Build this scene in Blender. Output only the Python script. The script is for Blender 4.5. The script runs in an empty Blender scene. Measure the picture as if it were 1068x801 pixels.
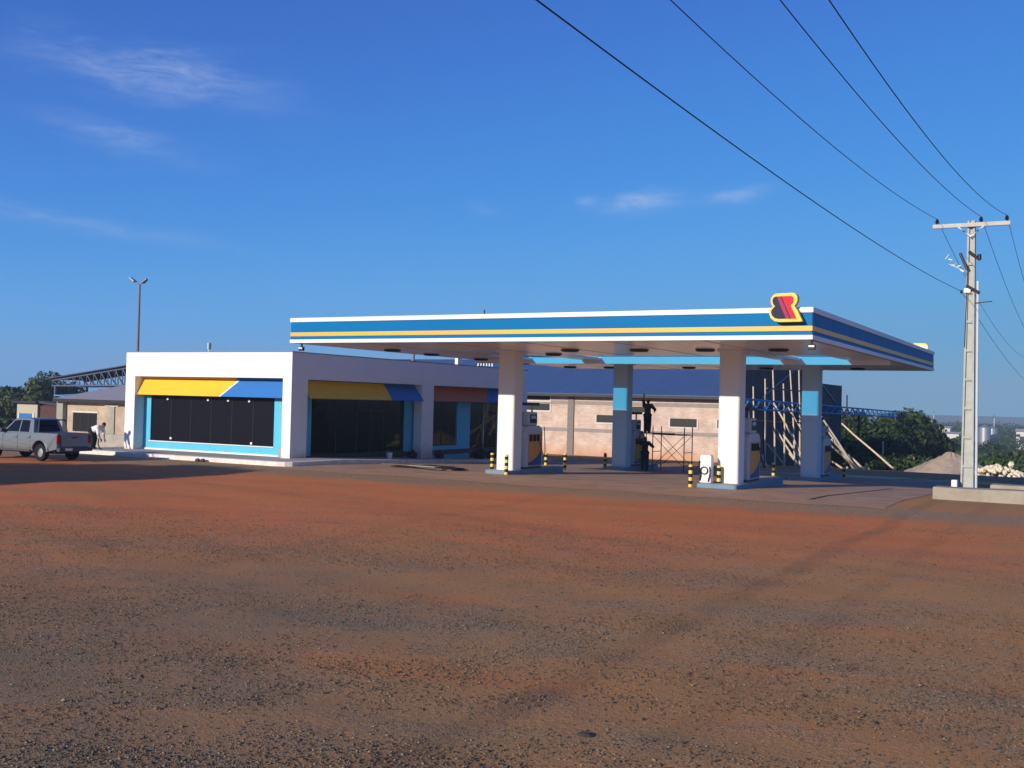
import bpy, bmesh, math, random
import numpy as np
from mathutils import Vector, Matrix
random.seed(7); np.random.seed(7)
R = math.radians
SC = bpy.context.scene
COL = SC.collection

# ------------------------------------------------------------------ camera
CH = 2.9                                    # eye height over the forecourt level
FPX, PITCH, YAW, ROLL = 1120.68, R(0.9765), R(29.1316), R(1.4131)
cam_d = bpy.data.cameras.new('camera'); cam = bpy.data.objects.new('camera', cam_d); COL.objects.link(cam)
cam_d.sensor_width = 36; cam_d.lens = 36 * FPX / 1068; cam_d.clip_end = 12000; cam_d.clip_start = 0.1
fw = Vector((-math.sin(YAW) * math.cos(PITCH), math.cos(YAW) * math.cos(PITCH), math.sin(PITCH)))
rl = Vector((math.cos(YAW), math.sin(YAW), 0)); ul = rl.cross(fw)
cr = rl * math.cos(ROLL) + ul * math.sin(ROLL); cu = ul * math.cos(ROLL) - rl * math.sin(ROLL)
cam.matrix_world = Matrix(((cr.x, cu.x, -fw.x, 0), (cr.y, cu.y, -fw.y, 0), (cr.z, cu.z, -fw.z, CH), (0, 0, 0, 1)))
SC.camera = cam

# ------------------------------------------------------------------ world and sun
SUN_AZ, SUN_EL = R(16.0), R(17.2)           # light travels towards +Y, turned 16 degrees towards +X
w = bpy.data.worlds.new('World'); SC.world = w; w.use_nodes = True
nt = w.node_tree; N = nt.nodes; L = nt.links
for n in list(N): N.remove(n)
wout = N.new('ShaderNodeOutputWorld'); bg = N.new('ShaderNodeBackground'); bg.inputs['Strength'].default_value = 0.1
sky = N.new('ShaderNodeTexSky'); sky.sky_type = 'NISHITA'; sky.sun_disc = False
sky.sun_elevation = SUN_EL; sky.sun_rotation = math.pi + SUN_AZ
sky.altitude = 2500; sky.air_density = 0.5; sky.dust_density = 0.0; sky.ozone_density = 4.0
def wn(t, **k):
    n = N.new(t)
    for a, b in k.items(): setattr(n, a, b)
    return n
# tone response of the camera to the clear sky (one even mapping of the whole sky)
k1 = wn('ShaderNodeMixRGB', blend_type='MULTIPLY'); k1.inputs[0].default_value = 1; k1.inputs[2].default_value = (.105, .105, .105, 1); L.new(sky.outputs[0], k1.inputs[1])
cv = wn('ShaderNodeRGBCurve'); L.new(k1.outputs[0], cv.inputs['Color']); cv.mapping.use_clip = False
for ci, pts_ in enumerate((((.045, .040), (.076, .058), (.136, .100), (.25, .125), (.45, .145), (1, .17)), ((.102, .17), (.171, .272), (.296, .372), (.5, .385), (.8, .39), (1, .40)), ((.25, .60), (.40, .74), (.638, .80), (.85, .72), (1, .66)))):
    c = cv.mapping.curves[ci]; c.points[0].location = (0, 0); c.points[-1].location = pts_[-1]
    for q in pts_[:-1]: c.points.new(*q)
cv.mapping.update()
hs = wn('ShaderNodeMixRGB', blend_type='MULTIPLY'); hs.inputs[0].default_value = 1; hs.inputs[2].default_value = (10, 10, 10, 1); L.new(cv.outputs[0], hs.inputs[1])
tc = wn('ShaderNodeTexCoord')
def wmath(op, a, b=None):
    n = wn('ShaderNodeMath', operation=op)
    for i, v in enumerate((a, b)):
        if v is None: continue
        if isinstance(v, (int, float)): n.inputs[i].default_value = v
        else: L.new(v, n.inputs[i])
    return n.outputs[0]
def wdot(vec):
    n = wn('ShaderNodeVectorMath', operation='DOT_PRODUCT'); L.new(tc.outputs['Generated'], n.inputs[0]); n.inputs[1].default_value = vec
    return n.outputs['Value']
def dirv(az, el):                           # azimuth left of +Y, elevation
    az = R(az); el = R(el); return Vector((-math.sin(az) * math.cos(el), math.cos(az) * math.cos(el), math.sin(el)))
nz = wn('ShaderNodeTexNoise'); nz.inputs['Scale'].default_value = 9; nz.inputs['Detail'].default_value = 5; nz.inputs['Roughness'].default_value = .6
mp = wn('ShaderNodeMapping'); mp.inputs['Scale'].default_value = (1, 1, 3.5); mp.inputs['Rotation'].default_value = (.12, .1, 0)
L.new(tc.outputs['Generated'], mp.inputs[0]); L.new(mp.outputs[0], nz.inputs['Vector'])
total = None
# wisps of cirrus: azimuth, elevation, half length, half height (degrees), tilt, strength
for az, el, hl, hh, tilt, st in ((48.2, 15.8, 6.5, 1.25, -6, .21), (49.5, 12.6, 4.2, .8, -9, .13), (51, 8.3, 7, .5, -6, .11),
                                 (22.5, 10.6, 2.2, .6, 6, .26), (17.5, 10.9, 1.8, .4, 8, .16), (25.4, 10.8, .7, .4, 4, .16), (31, 10.3, .9, .35, -8, .14),
                                 (95, 22, 16, 3, 5, .25), (-40, 25, 14, 3, -4, .2), (160, 30, 18, 4, 8, .25)):
    d = dirv(az, el); e1 = Vector((-math.cos(R(az)), -math.sin(R(az)), 0)) * -1; e2 = e1.cross(d); e2 = e2 if e2.z > 0 else -e2
    t_ = R(tilt); a1 = e1 * math.cos(t_) + e2 * math.sin(t_); a2 = e2 * math.cos(t_) - e1 * math.sin(t_)
    a = wmath('DIVIDE', wdot(a1), math.sin(R(hl))); 
    b0 = wmath('SUBTRACT', wdot(a2), wmath('MULTIPLY', wmath('SUBTRACT', nz.outputs['Fac'], .5), math.sin(R(hh)) * 3.4))
    b = wmath('DIVIDE', b0, math.sin(R(hh)))
    r2 = wmath('ADD', wmath('MULTIPLY', a, a), wmath('MULTIPLY', b, b))
    m = wmath('EXPONENT', wmath('MULTIPLY', r2, -1.6))
    m = wmath('MULTIPLY', wmath('MULTIPLY', m, wmath('GREATER_THAN', wdot(d), 0)), st)
    total = m if total is None else wmath('ADD', total, m)
nz2 = wn('ShaderNodeTexNoise'); nz2.inputs['Scale'].default_value = 26; nz2.inputs['Detail'].default_value = 6; nz2.inputs['Roughness'].default_value = .7; nz2.inputs['Distortion'].default_value = .6
mp2 = wn('ShaderNodeMapping'); mp2.inputs['Scale'].default_value = (1, 1, 5); mp2.inputs['Rotation'].default_value = (.05, -.12, 0); L.new(tc.outputs['Generated'], mp2.inputs[0]); L.new(mp2.outputs[0], nz2.inputs['Vector'])
fib = wn('ShaderNodeMapRange'); fib.inputs[1].default_value = .30; fib.inputs[2].default_value = .72; fib.inputs[3].default_value = .25; fib.inputs[4].default_value = 2.1; L.new(nz2.outputs['Fac'], fib.inputs[0])
fac = wmath('MULTIPLY', total, wmath('MULTIPLY', wmath('MULTIPLY', nz.outputs['Fac'], 1.9), fib.outputs[0]))
mx = wn('ShaderNodeMixRGB'); L.new(fac, mx.inputs['Fac']); L.new(hs.outputs[0], mx.inputs['Color1'])
mx.inputs['Color2'].default_value = (5.6, 6.6, 8.6, 1)
L.new(mx.outputs[0], bg.inputs['Color']); L.new(bg.outputs[0], wout.inputs['Surface'])
sun_d = bpy.data.lights.new('sun', 'SUN'); sun_d.energy = 5.0; sun_d.angle = R(.53); sun_d.color = (1.0, .89, .73)
sun = bpy.data.objects.new('sun', sun_d); COL.objects.link(sun)
sd = Vector((math.sin(SUN_AZ) * math.cos(SUN_EL), math.cos(SUN_AZ) * math.cos(SUN_EL), -math.sin(SUN_EL)))
sun.rotation_euler = sd.to_track_quat('-Z', 'Y').to_euler(); sun.location = (-20, -20, 40)
SC.view_settings.view_transform = 'Standard'; SC.view_settings.look = 'None'; SC.view_settings.exposure = 0.0; SC.view_settings.gamma = 1
SC.view_settings.use_curve_mapping = False

# ------------------------------------------------------------------ pixel -> point (directions only; distances come from what things touch)
def pray(x, y):
    dx, dy = x - 534, y - 400.5
    p = dx * math.cos(ROLL) + dy * math.sin(ROLL); q = -dx * math.sin(ROLL) + dy * math.cos(ROLL)
    F = FPX * math.cos(PITCH) + q * math.sin(PITCH); U = -q * math.cos(PITCH) + FPX * math.sin(PITCH)
    return Vector((p * math.cos(YAW) - F * math.sin(YAW), F * math.cos(YAW) + p * math.sin(YAW), U))
def onY(x, y, Y): r = pray(x, y); return r * (Y / r.y) + Vector((0, 0, CH))
def onX(x, y, X): r = pray(x, y); return r * (X / r.x) + Vector((0, 0, CH))
def onZ(x, y, z): r = pray(x, y); return r * ((z - CH) / r.z) + Vector((0, 0, CH))
PY = [-9e9, 37, 80, 130, 250, 500, 9e9]; PZ = [0, 0, -1.3, -3.8, -8, -14, -14]
def gz(X, Y): return float(np.interp(Y, PY[1:-1], PZ[1:-1]))
def onG(x, y):
    p = onZ(x, y, 0)
    for _ in range(30): p = onZ(x, y, gz(p.x, p.y))
    return p

# ------------------------------------------------------------------ materials
MC = {}
def nodes(name):
    m = bpy.data.materials.new(name); m.use_nodes = True; t = m.node_tree
    return m, t.nodes, t.links, t.nodes['Principled BSDF']
def mat(name, col, rough=.6, metal=0., var=.12, scale=6., bump=0., bscale=60., spec=.25, coat=0., stretch=None, dirt=None):
    if name in MC: return MC[name]
    m, n, l, b = nodes(name)
    b.inputs['Roughness'].default_value = rough; b.inputs['Metallic'].default_value = metal
    b.inputs['Specular IOR Level'].default_value = spec; b.inputs['Coat Weight'].default_value = coat
    g = n.new('ShaderNodeNewGeometry'); vec = g.outputs['Position']
    if stretch:
        mpn = n.new('ShaderNodeMapping'); mpn.inputs['Scale'].default_value = stretch; l.new(vec, mpn.inputs[0]); vec = mpn.outputs[0]
    t = n.new('ShaderNodeTexNoise'); t.inputs['Scale'].default_value = scale; t.inputs['Detail'].default_value = 6; t.inputs['Roughness'].default_value = .65
    l.new(vec, t.inputs['Vector'])
    r = n.new('ShaderNodeValToRGB'); r.color_ramp.elements[0].position = .3; r.color_ramp.elements[1].position = .7
    c0 = tuple(max(0, c * (1 - var)) for c in col); c1 = tuple(min(1, c * (1 + var)) for c in col)
    if dirt: c0 = tuple(c * .5 + d * .5 for c, d in zip(col, dirt))
    r.color_ramp.elements[0].color = (*c0, 1); r.color_ramp.elements[1].color = (*c1, 1)
    l.new(t.outputs['Fac'], r.inputs[0]); l.new(r.outputs[0], b.inputs['Base Color'])
    if bump:
        t2 = n.new('ShaderNodeTexNoise'); t2.inputs['Scale'].default_value = bscale; t2.inputs['Detail'].default_value = 3; l.new(g.outputs['Position'], t2.inputs['Vector'])
        bp = n.new('ShaderNodeBump'); bp.inputs['Strength'].default_value = bump; bp.inputs['Distance'].default_value = .02
        l.new(t2.outputs['Fac'], bp.inputs['Height']); l.new(bp.outputs[0], b.inputs['Normal'])
    MC[name] = m; return m
def brick_mat(name, c1, c2, mortar, bw, bh, plane='XZ', msize=.012, bump=.4, rough=.85):
    m, n, l, b = nodes(name); b.inputs['Roughness'].default_value = rough
    g = n.new('ShaderNodeNewGeometry'); sp = n.new('ShaderNodeSeparateXYZ'); cb = n.new('ShaderNodeCombineXYZ'); l.new(g.outputs['Position'], sp.inputs[0])
    l.new(sp.outputs[plane[0]], cb.inputs[0]); l.new(sp.outputs[plane[1]], cb.inputs[1])
    t = n.new('ShaderNodeTexBrick'); l.new(cb.outputs[0], t.inputs['Vector']); t.inputs['Scale'].default_value = 1
    t.inputs['Brick Width'].default_value = bw; t.inputs['Row Height'].default_value = bh; t.inputs['Mortar Size'].default_value = msize
    t.inputs['Color1'].default_value = (*c1, 1); t.inputs['Color2'].default_value = (*c2, 1); t.inputs['Mortar'].default_value = (*mortar, 1)
    z = n.new('ShaderNodeTexNoise'); z.inputs['Scale'].default_value = .9; z.inputs['Detail'].default_value = 7; l.new(g.outputs['Position'], z.inputs['Vector'])
    mxx = n.new('ShaderNodeMixRGB'); mxx.blend_type = 'OVERLAY'; mxx.inputs['Fac'].default_value = .55
    l.new(t.outputs['Color'], mxx.inputs['Color1']); l.new(z.outputs['Fac'], mxx.inputs['Color2']); l.new(mxx.outputs[0], b.inputs['Base Color'])
    bp = n.new('ShaderNodeBump'); bp.inputs['Strength'].default_value = bump; bp.inputs['Distance'].default_value = .01; bp.invert = True
    l.new(t.outputs['Fac'], bp.inputs['Height']); l.new(bp.outputs[0], b.inputs['Normal'])
    return m
def glass_mat(name, tint, trans=.25, rough=.03, base=(.012, .013, .018), spec=.5):
    m, n, l, b = nodes(name); b.inputs['Specular IOR Level'].default_value = spec; b.inputs['Base Color'].default_value = (*base, 1); b.inputs['Roughness'].default_value = rough
    tr = n.new('ShaderNodeBsdfTransparent'); tr.inputs[0].default_value = (*tint, 1); mxs = n.new('ShaderNodeMixShader'); mxs.inputs[0].default_value = trans
    out = n['Material Output']; l.new(b.outputs[0], mxs.inputs[1]); l.new(tr.outputs[0], mxs.inputs[2]); l.new(mxs.outputs[0], out.inputs[0])
    return m
M_white = mat('white_paint', (.80, .80, .79), .55, var=.03, scale=.8)
M_wall = mat('white_render', (.80, .80, .80), .75, var=.04, scale=.7, bump=.08, bscale=30)
_n = M_wall.node_tree.nodes; _l = M_wall.node_tree.links; _p = _n['Principled BSDF']; _s = _p.inputs['Base Color'].links[0].from_socket
_g = _n.new('ShaderNodeNewGeometry'); _x = _n.new('ShaderNodeSeparateXYZ'); _l.new(_g.outputs['Position'], _x.inputs[0]); _z = _n.new('ShaderNodeTexNoise'); _z.inputs['Scale'].default_value = 2.6; _z.inputs['Detail'].default_value = 8; _l.new(_g.outputs['Position'], _z.inputs['Vector'])
_m = _n.new('ShaderNodeMath'); _m.operation = 'MULTIPLY_ADD'; _l.new(_z.outputs['Fac'], _m.inputs[0]); _m.inputs[1].default_value = -1.1; _l.new(_x.outputs['Z'], _m.inputs[2])
_r = _n.new('ShaderNodeMapRange'); _r.inputs[1].default_value = -.55; _r.inputs[2].default_value = .12; _r.inputs[3].default_value = .55; _r.inputs[4].default_value = 0; _l.new(_m.outputs[0], _r.inputs[0])
_k = _n.new('ShaderNodeMixRGB'); _l.new(_r.outputs[0], _k.inputs[0]); _l.new(_s, _k.inputs[1]); _k.inputs[2].default_value = (.50, .33, .22, 1); _l.new(_k.outputs[0], _p.inputs['Base Color'])
M_coping = mat('grey_coping', (.20, .21, .24), .6)
M_cyan = mat('cyan_paint', (.10, .48, .68), .6, var=.06, scale=1.2)
M_yellow = mat('awning_yellow', (.86, .50, .035), .5, var=.05, scale=2)
M_blue = mat('awning_blue', (.03, .17, .50), .5, var=.05, scale=2)
M_awred = mat('awning_red', (.50, .13, .04), .5, var=.08, scale=2)
M_fblue = mat('fascia_blue', (.002, .155, .40), .5, var=.05, scale=.6, spec=.06)
M_fyel = mat('fascia_yellow', (.83, .46, .07), .4, var=.03)
M_dark = mat('dark_metal', (.03, .03, .035), .5)
M_black = mat('black_plastic', (.012, .012, .014), .45)
M_steel = mat('galvanised_steel', (.36, .38, .40), .45, metal=.6, scale=12)
M_conc = mat('concrete', (.36, .34, .30), .9, var=.18, scale=3, bump=.25, bscale=40)
M_concp = mat('pole_concrete', (.40, .42, .40), .85, var=.12, scale=4, bump=.1, bscale=50)
M_kerb = mat('kerb_white', (.74, .72, .69), .8, var=.12, scale=2.5, dirt=(.55, .35, .25))
M_islb = mat('island_blue', (.13, .25, .38), .7, var=.15, scale=4, dirt=(.22, .18, .16))
M_ceil = mat('ceiling_white', (.80, .78, .78), .25, var=.05, scale=.5, stretch=(.4, 6, 1), spec=.6)
M_glass = glass_mat('shop_glass', (.55, .56, .62), .45, base=(.006, .006, .009), spec=.3)
M_glassf = glass_mat('front_glass', (.2, .2, .24), .05, .35, base=(.006, .006, .012), spec=.15)
M_clear = glass_mat('clear_glass', (.55, .62, .66), .55)
M_rubber = mat('rubber', (.014, .013, .013), .85)
M_wood = mat('pole_timber', (.62, .50, .36), .8, var=.25, scale=9)
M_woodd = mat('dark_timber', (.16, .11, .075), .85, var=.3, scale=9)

# ------------------------------------------------------------------ mesh builder
ORG = {}
class MB:
    def __init__(s): s.v = []; s.f = []
    def add(s, vs, fs):
        o = len(s.v); s.v += [tuple(map(float, p)) for p in vs]; s.f += [tuple(i + o for i in f) for f in fs]; return s
    def box(s, x0, x1, y0, y1, z0, z1):
        x0, x1 = sorted((x0, x1)); y0, y1 = sorted((y0, y1)); z0, z1 = sorted((z0, z1))
        return s.add([(x0, y0, z0), (x1, y0, z0), (x1, y1, z0), (x0, y1, z0), (x0, y0, z1), (x1, y0, z1), (x1, y1, z1), (x0, y1, z1)],
                     [(0, 3, 2, 1), (4, 5, 6, 7), (0, 1, 5, 4), (1, 2, 6, 5), (2, 3, 7, 6), (3, 0, 4, 7)])
    def prism(s, poly, off):                # poly: 3D loop, off: extrusion vector
        n = len(poly); off = Vector(off); a = [Vector(p) for p in poly]; b = [p + off for p in a]
        nrm = Vector((0, 0, 0))
        for i in range(n): nrm += a[i].cross(a[(i + 1) % n])
        fl = nrm.dot(off) > 0
        fs = [tuple(range(n)), tuple(range(n, 2 * n))[::-1]] + [(i, i + n, (i + 1) % n + n, (i + 1) % n) for i in range(n)]
        if fl: fs = [f[::-1] for f in fs]
        return s.add(a + b, fs)
    def tube(s, p0, p1, r0, r1=None, seg=8, cap=True):
        r1 = r0 if r1 is None else r1; p0 = Vector(p0); p1 = Vector(p1); d = (p1 - p0)
        if d.length < 1e-6: return s
        d.normalize(); u = d.orthogonal().normalized(); v = d.cross(u)
        vs = []
        for p, r in ((p0, r0), (p1, r1)):
            for i in range(seg):
                a = 2 * math.pi * (i + .5) / seg; vs.append(p + u * math.cos(a) * r + v * math.sin(a) * r)
        fs = [(i, (i + 1) % seg, (i + 1) % seg + seg, i + seg) for i in range(seg)]
        if cap: fs += [tuple(range(seg))[::-1], tuple(range(seg, 2 * seg))]
        return s.add(vs, fs)
    def path(s, pts, r, seg=6):
        for a, b in zip(pts, pts[1:]): s.tube(a, b, r, r, seg)
        return s
    def lathe(s, prof, c, seg=16, axis='z'):
        c = Vector(c); vs = []; k = len(prof)
        for i in range(seg):
            a = 2 * math.pi * i / seg
            for r, h in prof:
                if axis == 'z': p = Vector((r * math.cos(a), r * math.sin(a), h))
                elif axis == 'y': p = Vector((r * math.cos(a), h, -r * math.sin(a)))
                else: p = Vector((h, r * math.cos(a), r * math.sin(a)))
                vs.append(c + p)
        fs = [(i * k + j, ((i + 1) % seg) * k + j, ((i + 1) % seg) * k + j + 1, i * k + j + 1) for i in range(seg) for j in range(k - 1)]
        return s.add(vs, fs)
    def ell(s, c, r, seg=12, ring=8, rot=None):
        c = Vector(c); vs = []; fs = []
        for j in range(ring + 1):
            t = math.pi * j / ring
            for i in range(seg):
                a = 2 * math.pi * i / seg; p = Vector((math.sin(t) * math.cos(a) * r[0], math.sin(t) * math.sin(a) * r[1], math.cos(t) * r[2]))
                if rot: p = rot @ p
                vs.append(c + p)
        for j in range(ring):
            for i in range(seg): fs.append((j * seg + i, (j + 1) * seg + i, (j + 1) * seg + (i + 1) % seg, j * seg + (i + 1) % seg))
        return s.add(vs, fs)
    def build(s, name, m, parent=None, bevel=0, smooth=False, seg=2):
        o3 = ORG.get(parent.name, Vector((0, 0, 0))) if parent else Vector((0, 0, 0))
        me = bpy.data.meshes.new(name); me.from_pydata([(a - o3.x, b - o3.y, c - o3.z) for a, b, c in s.v], [], s.f)
        if smooth:
            me.polygons.foreach_set('use_smooth', [True] * len(me.polygons))
            if smooth == 'angle': me.set_sharp_from_angle(angle=R(40))
        me.materials.append(m); o = bpy.data.objects.new(name, me); COL.objects.link(o)
        if parent: o.parent = parent; ORG[o.name] = o3
        if bevel:
            b = o.modifiers.new('bevel', 'BEVEL'); b.width = bevel; b.segments = seg; b.limit_method = 'ANGLE'; b.angle_limit = R(40)
        return o
def tag(o, label=None, cat=None, group=None, kind=None):
    if label: o['label'] = label
    if cat: o['category'] = cat
    if group: o['group'] = group
    if kind: o['kind'] = kind
    return o
def thing(name, loc, label, cat, group=None, local=False, rz=0):
    o = bpy.data.objects.new(name, None); COL.objects.link(o); o.location = loc; o.empty_display_size = .2; o.rotation_euler.z = rz
    ORG[o.name] = Vector((0, 0, 0)) if local else Vector(loc)
    return tag(o, label, cat, group)
def copy_thing(root, loc, label, rz=None):
    def cp(o, par):
        c = o.copy(); COL.objects.link(c); c.parent = par
        for ch in [x for x in ALLK.get(o.name, [])]: cp(ch, c)
        return c
    ALLK = {}
    for x in bpy.data.objects:
        if x.parent: ALLK.setdefault(x.parent.name, []).append(x)
    r = cp(root, None); r.location = loc; r['label'] = label
    if rz is not None: r.rotation_euler.z = rz
    return r
def bx(name, m, parent, *b, bevel=0): return MB().box(*b).build(name, m, parent, bevel=bevel)
def npmesh(name, verts, faces, m, parent=None, cols=None):
    nv = len(verts); k = faces.shape[1]; me = bpy.data.meshes.new(name)
    me.vertices.add(nv); me.vertices.foreach_set('co', verts.astype(np.float32).ravel())
    me.loops.add(faces.size); me.loops.foreach_set('vertex_index', faces.astype(np.int32).ravel())
    me.polygons.add(len(faces)); me.polygons.foreach_set('loop_start', np.arange(0, faces.size, k, dtype=np.int32))
    me.polygons.foreach_set('loop_total', np.full(len(faces), k, dtype=np.int32))
    if cols is not None:
        at = me.attributes.new('tone', 'FLOAT', 'POINT'); at.data.foreach_set('value', cols.astype(np.float32))
    me.update(); me.validate(); me.materials.append(m); o = bpy.data.objects.new(name, me); COL.objects.link(o)
    if parent: o.parent = parent
    return o

# ------------------------------------------------------------------ ground
_a, _b = onZ(507, 750, 0), onZ(877, 570, 0); TRK = (_a.x, _a.y, _b.x, _b.y)
def ground_material():
    m, n, l, b = nodes('red_earth_and_gravel'); b.inputs['Roughness'].default_value = .95; b.inputs['Specular IOR Level'].default_value = .2
    g = n.new('ShaderNodeNewGeometry'); pos = g.outputs['Position']; sp = n.new('ShaderNodeSeparateXYZ'); l.new(pos, sp.inputs[0])
    def nz(scale, det=5, rough=.6, stretch=None, rot=0):
        t = n.new('ShaderNodeTexNoise'); t.inputs['Scale'].default_value = scale; t.inputs['Detail'].default_value = det; t.inputs['Roughness'].default_value = rough
        v = pos
        if stretch:
            mp_ = n.new('ShaderNodeMapping'); mp_.vector_type = 'TEXTURE'; mp_.inputs['Scale'].default_value = stretch; mp_.inputs['Rotation'].default_value = (0, 0, rot); l.new(v, mp_.inputs[0]); v = mp_.outputs[0]
        l.new(v, t.inputs['Vector']); return t.outputs['Fac']
    def mt(op, a, b_=None, c=None, clamp=False):
        q = n.new('ShaderNodeMath'); q.operation = op; q.use_clamp = clamp
        for i, v in enumerate((a, b_, c)):
            if v is None: continue
            if isinstance(v, (int, float)): q.inputs[i].default_value = v
            else: l.new(v, q.inputs[i])
        return q.outputs[0]
    def ss(v, a, b_):
        q = n.new('ShaderNodeMapRange'); q.interpolation_type = 'SMOOTHSTEP'; q.inputs[1].default_value = a; q.inputs[2].default_value = b_; l.new(v, q.inputs[0]); return q.outputs[0]
    def mix(f, a, b_, mode='MIX'):
        q = n.new('ShaderNodeMixRGB'); q.blend_type = mode
        if isinstance(f, (int, float)): q.inputs[0].default_value = f
        else: l.new(f, q.inputs[0])
        for i, v in ((1, a), (2, b_)):
            if isinstance(v, tuple): q.inputs[i].default_value = (*v, 1)
            else: l.new(v, q.inputs[i])
        return q.outputs[0]
    X, Y = sp.outputs['X'], sp.outputs['Y']
    big = nz(.16, 4); mid = nz(.9, 6, .65); fine = nz(14, 5, .7); grit = nz(55, 3, .7)
    streak = nz(1.0, 6, .6, (6, 2.0, 1), R(22)); streak2 = nz(1.0, 5, .6, (9, 1.6, 1), R(12))
    # depth away from the camera, wobbling with noise: red band of raw laterite next to the forecourt, gravel elsewhere
    dep = mt('ADD', mt('ADD', mt('MULTIPLY', X, -.45), mt('MULTIPLY', Y, .89)), mt('MULTIPLY', mt('SUBTRACT', big, .5), 14))
    band = mt('MULTIPLY', ss(dep, 15, 27), mt('SUBTRACT', 1.0, ss(mt('ADD', Y, mt('MULTIPLY', streak, 4)), 31.5, 35.5)))
    redf = mt('MULTIPLY', band, ss(mt('ADD', mt('MULTIPLY', streak, .6), mt('MULTIPLY', mid, .4)), .34, .54), clamp=True)
    soil = mix(ss(mid, .3, .7), (.42, .222, .086), (.52, .245, .084))
    soil = mix(ss(streak2, .5, .7), soil, (.56, .22, .068))
    red = mix(ss(streak2, .3, .7), (.68, .165, .040), (.74, .215, .058))
    col = mix(redf, soil, red)
    vo = n.new('ShaderNodeTexVoronoi'); vo.inputs['Scale'].default_value = 48; l.new(pos, vo.inputs['Vector']); vsep = n.new('ShaderNodeSeparateColor'); l.new(vo.outputs['Color'], vsep.inputs[0]); peb = mt('ADD', mt('MULTIPLY', vsep.outputs[0], .55), mt('MULTIPLY', fine, .45))
    grav = mix(ss(peb, .25, .8), (.105, .085, .055), (.46, .375, .25))
    gm = mt('MULTIPLY', ss(mt('ADD', mt('MULTIPLY', mid, .5), mt('MULTIPLY', streak, .62)), .50, .70), mt('SUBTRACT', 1, mt('MULTIPLY', redf, .55)), clamp=True)
    pebb = ss(mt('ADD', mt('MULTIPLY', grit, .55), mt('MULTIPLY', fine, .45)), .44, .56)
    col = mix(mt('MULTIPLY', mt('MULTIPLY', gm, mt('ADD', .35, mt('MULTIPLY', pebb, .65))), .85), col, grav)
    col = mix(mt('MULTIPLY', ss(grit, .54, .64), .55), col, (.06, .042, .026)); col = mix(mt('MULTIPLY', mt('GREATER_THAN', vsep.outputs[1], .72), mt('ADD', .12, mt('MULTIPLY', gm, .5))), col, grav)
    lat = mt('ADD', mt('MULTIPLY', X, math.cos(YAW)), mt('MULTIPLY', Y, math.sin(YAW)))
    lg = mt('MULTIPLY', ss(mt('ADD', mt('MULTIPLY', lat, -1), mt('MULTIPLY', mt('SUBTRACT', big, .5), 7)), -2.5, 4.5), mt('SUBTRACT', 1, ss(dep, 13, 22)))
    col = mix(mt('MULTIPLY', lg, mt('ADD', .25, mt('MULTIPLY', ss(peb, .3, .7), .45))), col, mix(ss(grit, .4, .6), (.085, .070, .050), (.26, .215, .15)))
    # wheel tracks of compacted, darker earth
    for (ax, ay, bx_, by_), wd, st in ((TRK, .34, .30), ((TRK[0] + 1.6, TRK[1], TRK[2] + 1.6, TRK[3]), .3, .16), ((-13, 9, -15, 26), .4, .12), ((-3, 20, -30, 27), .5, .14)):
        dx, dy = bx_ - ax, by_ - ay; ln = math.hypot(dx, dy)
        dist = mt('ABSOLUTE', mt('ADD', mt('ADD', mt('MULTIPLY', X, dy / ln), mt('MULTIPLY', Y, -dx / ln)), mt('ADD', (-ax * dy + ay * dx) / ln, mt('MULTIPLY', mt('SUBTRACT', big, .5), .9))))
        tr = mt('MULTIPLY', mt('SUBTRACT', 1, ss(dist, wd * .3, wd)), mt('MULTIPLY', ss(mid, .25, .6), st))
        col = mix(tr, col, (.09, .055, .04))
    edge = mt('MULTIPLY', ss(mt('ADD', Y, mt('MULTIPLY', mt('SUBTRACT', mid, .5), 5)), 29.2, 32.4), mt('SUBTRACT', 1, ss(Y, 33.6, 34.2))); col = mix(mt('MULTIPLY', edge, .62), col, grav)
    # beyond the plateau: scrub and grass
    far = ss(mt('ADD', Y, mt('MULTIPLY', mt('SUBTRACT', mid, .5), 10)), 84, 92)
    left = mt('MULTIPLY', ss(mt('MULTIPLY', X, -1), 62, 70), ss(Y, 40, 55)); far = mt('MAXIMUM', far, left)
    grass = mix(ss(nz(.045, 6), .38, .62), (.035, .062, .016), (.085, .11, .032)); grass = mix(ss(nz(.4, 5), .45, .7), grass, (.022, .045, .012))
    col = mix(far, col, grass)
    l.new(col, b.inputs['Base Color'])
    bp = n.new('ShaderNodeBump'); bp.inputs['Strength'].default_value = .8; bp.inputs['Distance'].default_value = .035
    hgt = mt('ADD', mt('MULTIPLY', fine, .7), mt('ADD', mt('MULTIPLY', grit, mt('ADD', .3, mt('MULTIPLY', gm, .5))), mt('MULTIPLY', mt('SUBTRACT', 1, vo.outputs['Distance']), mt('MULTIPLY', gm, .35)))); l.new(hgt, bp.inputs['Height']); l.new(bp.outputs[0], b.inputs['Normal'])
    return m
def axis(lo, hi, fine_lo, fine_hi, step, n_out):
    a = np.arange(fine_lo, fine_hi + step, step); k = np.linspace(0, 1, n_out + 1)[1:] ** 3
    return np.concatenate([(fine_lo - (fine_lo - lo) * k)[::-1], a, fine_hi + step + (hi - fine_hi) * k])
gx = axis(-5000, 5000, -46, 12, .5, 26); gy = axis(-400, 8000, -2, 36, .4, 40)
GXX, GYY = np.meshgrid(gx, gy)
def und(X, Y):                              # low swells of the yard, fading out before the forecourt
    f = np.clip((31 - Y) / 8, 0, 1) * np.clip((Y + 60) / 30, 0, 1)
    return f * (.035 * np.sin(X * .55 + 1.3 * np.sin(Y * .31)) * np.cos(Y * .42 + .7) + .015 * np.sin(X * 1.7 + Y * 1.1) * np.sin(Y * 1.9 - X * .6))
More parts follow.
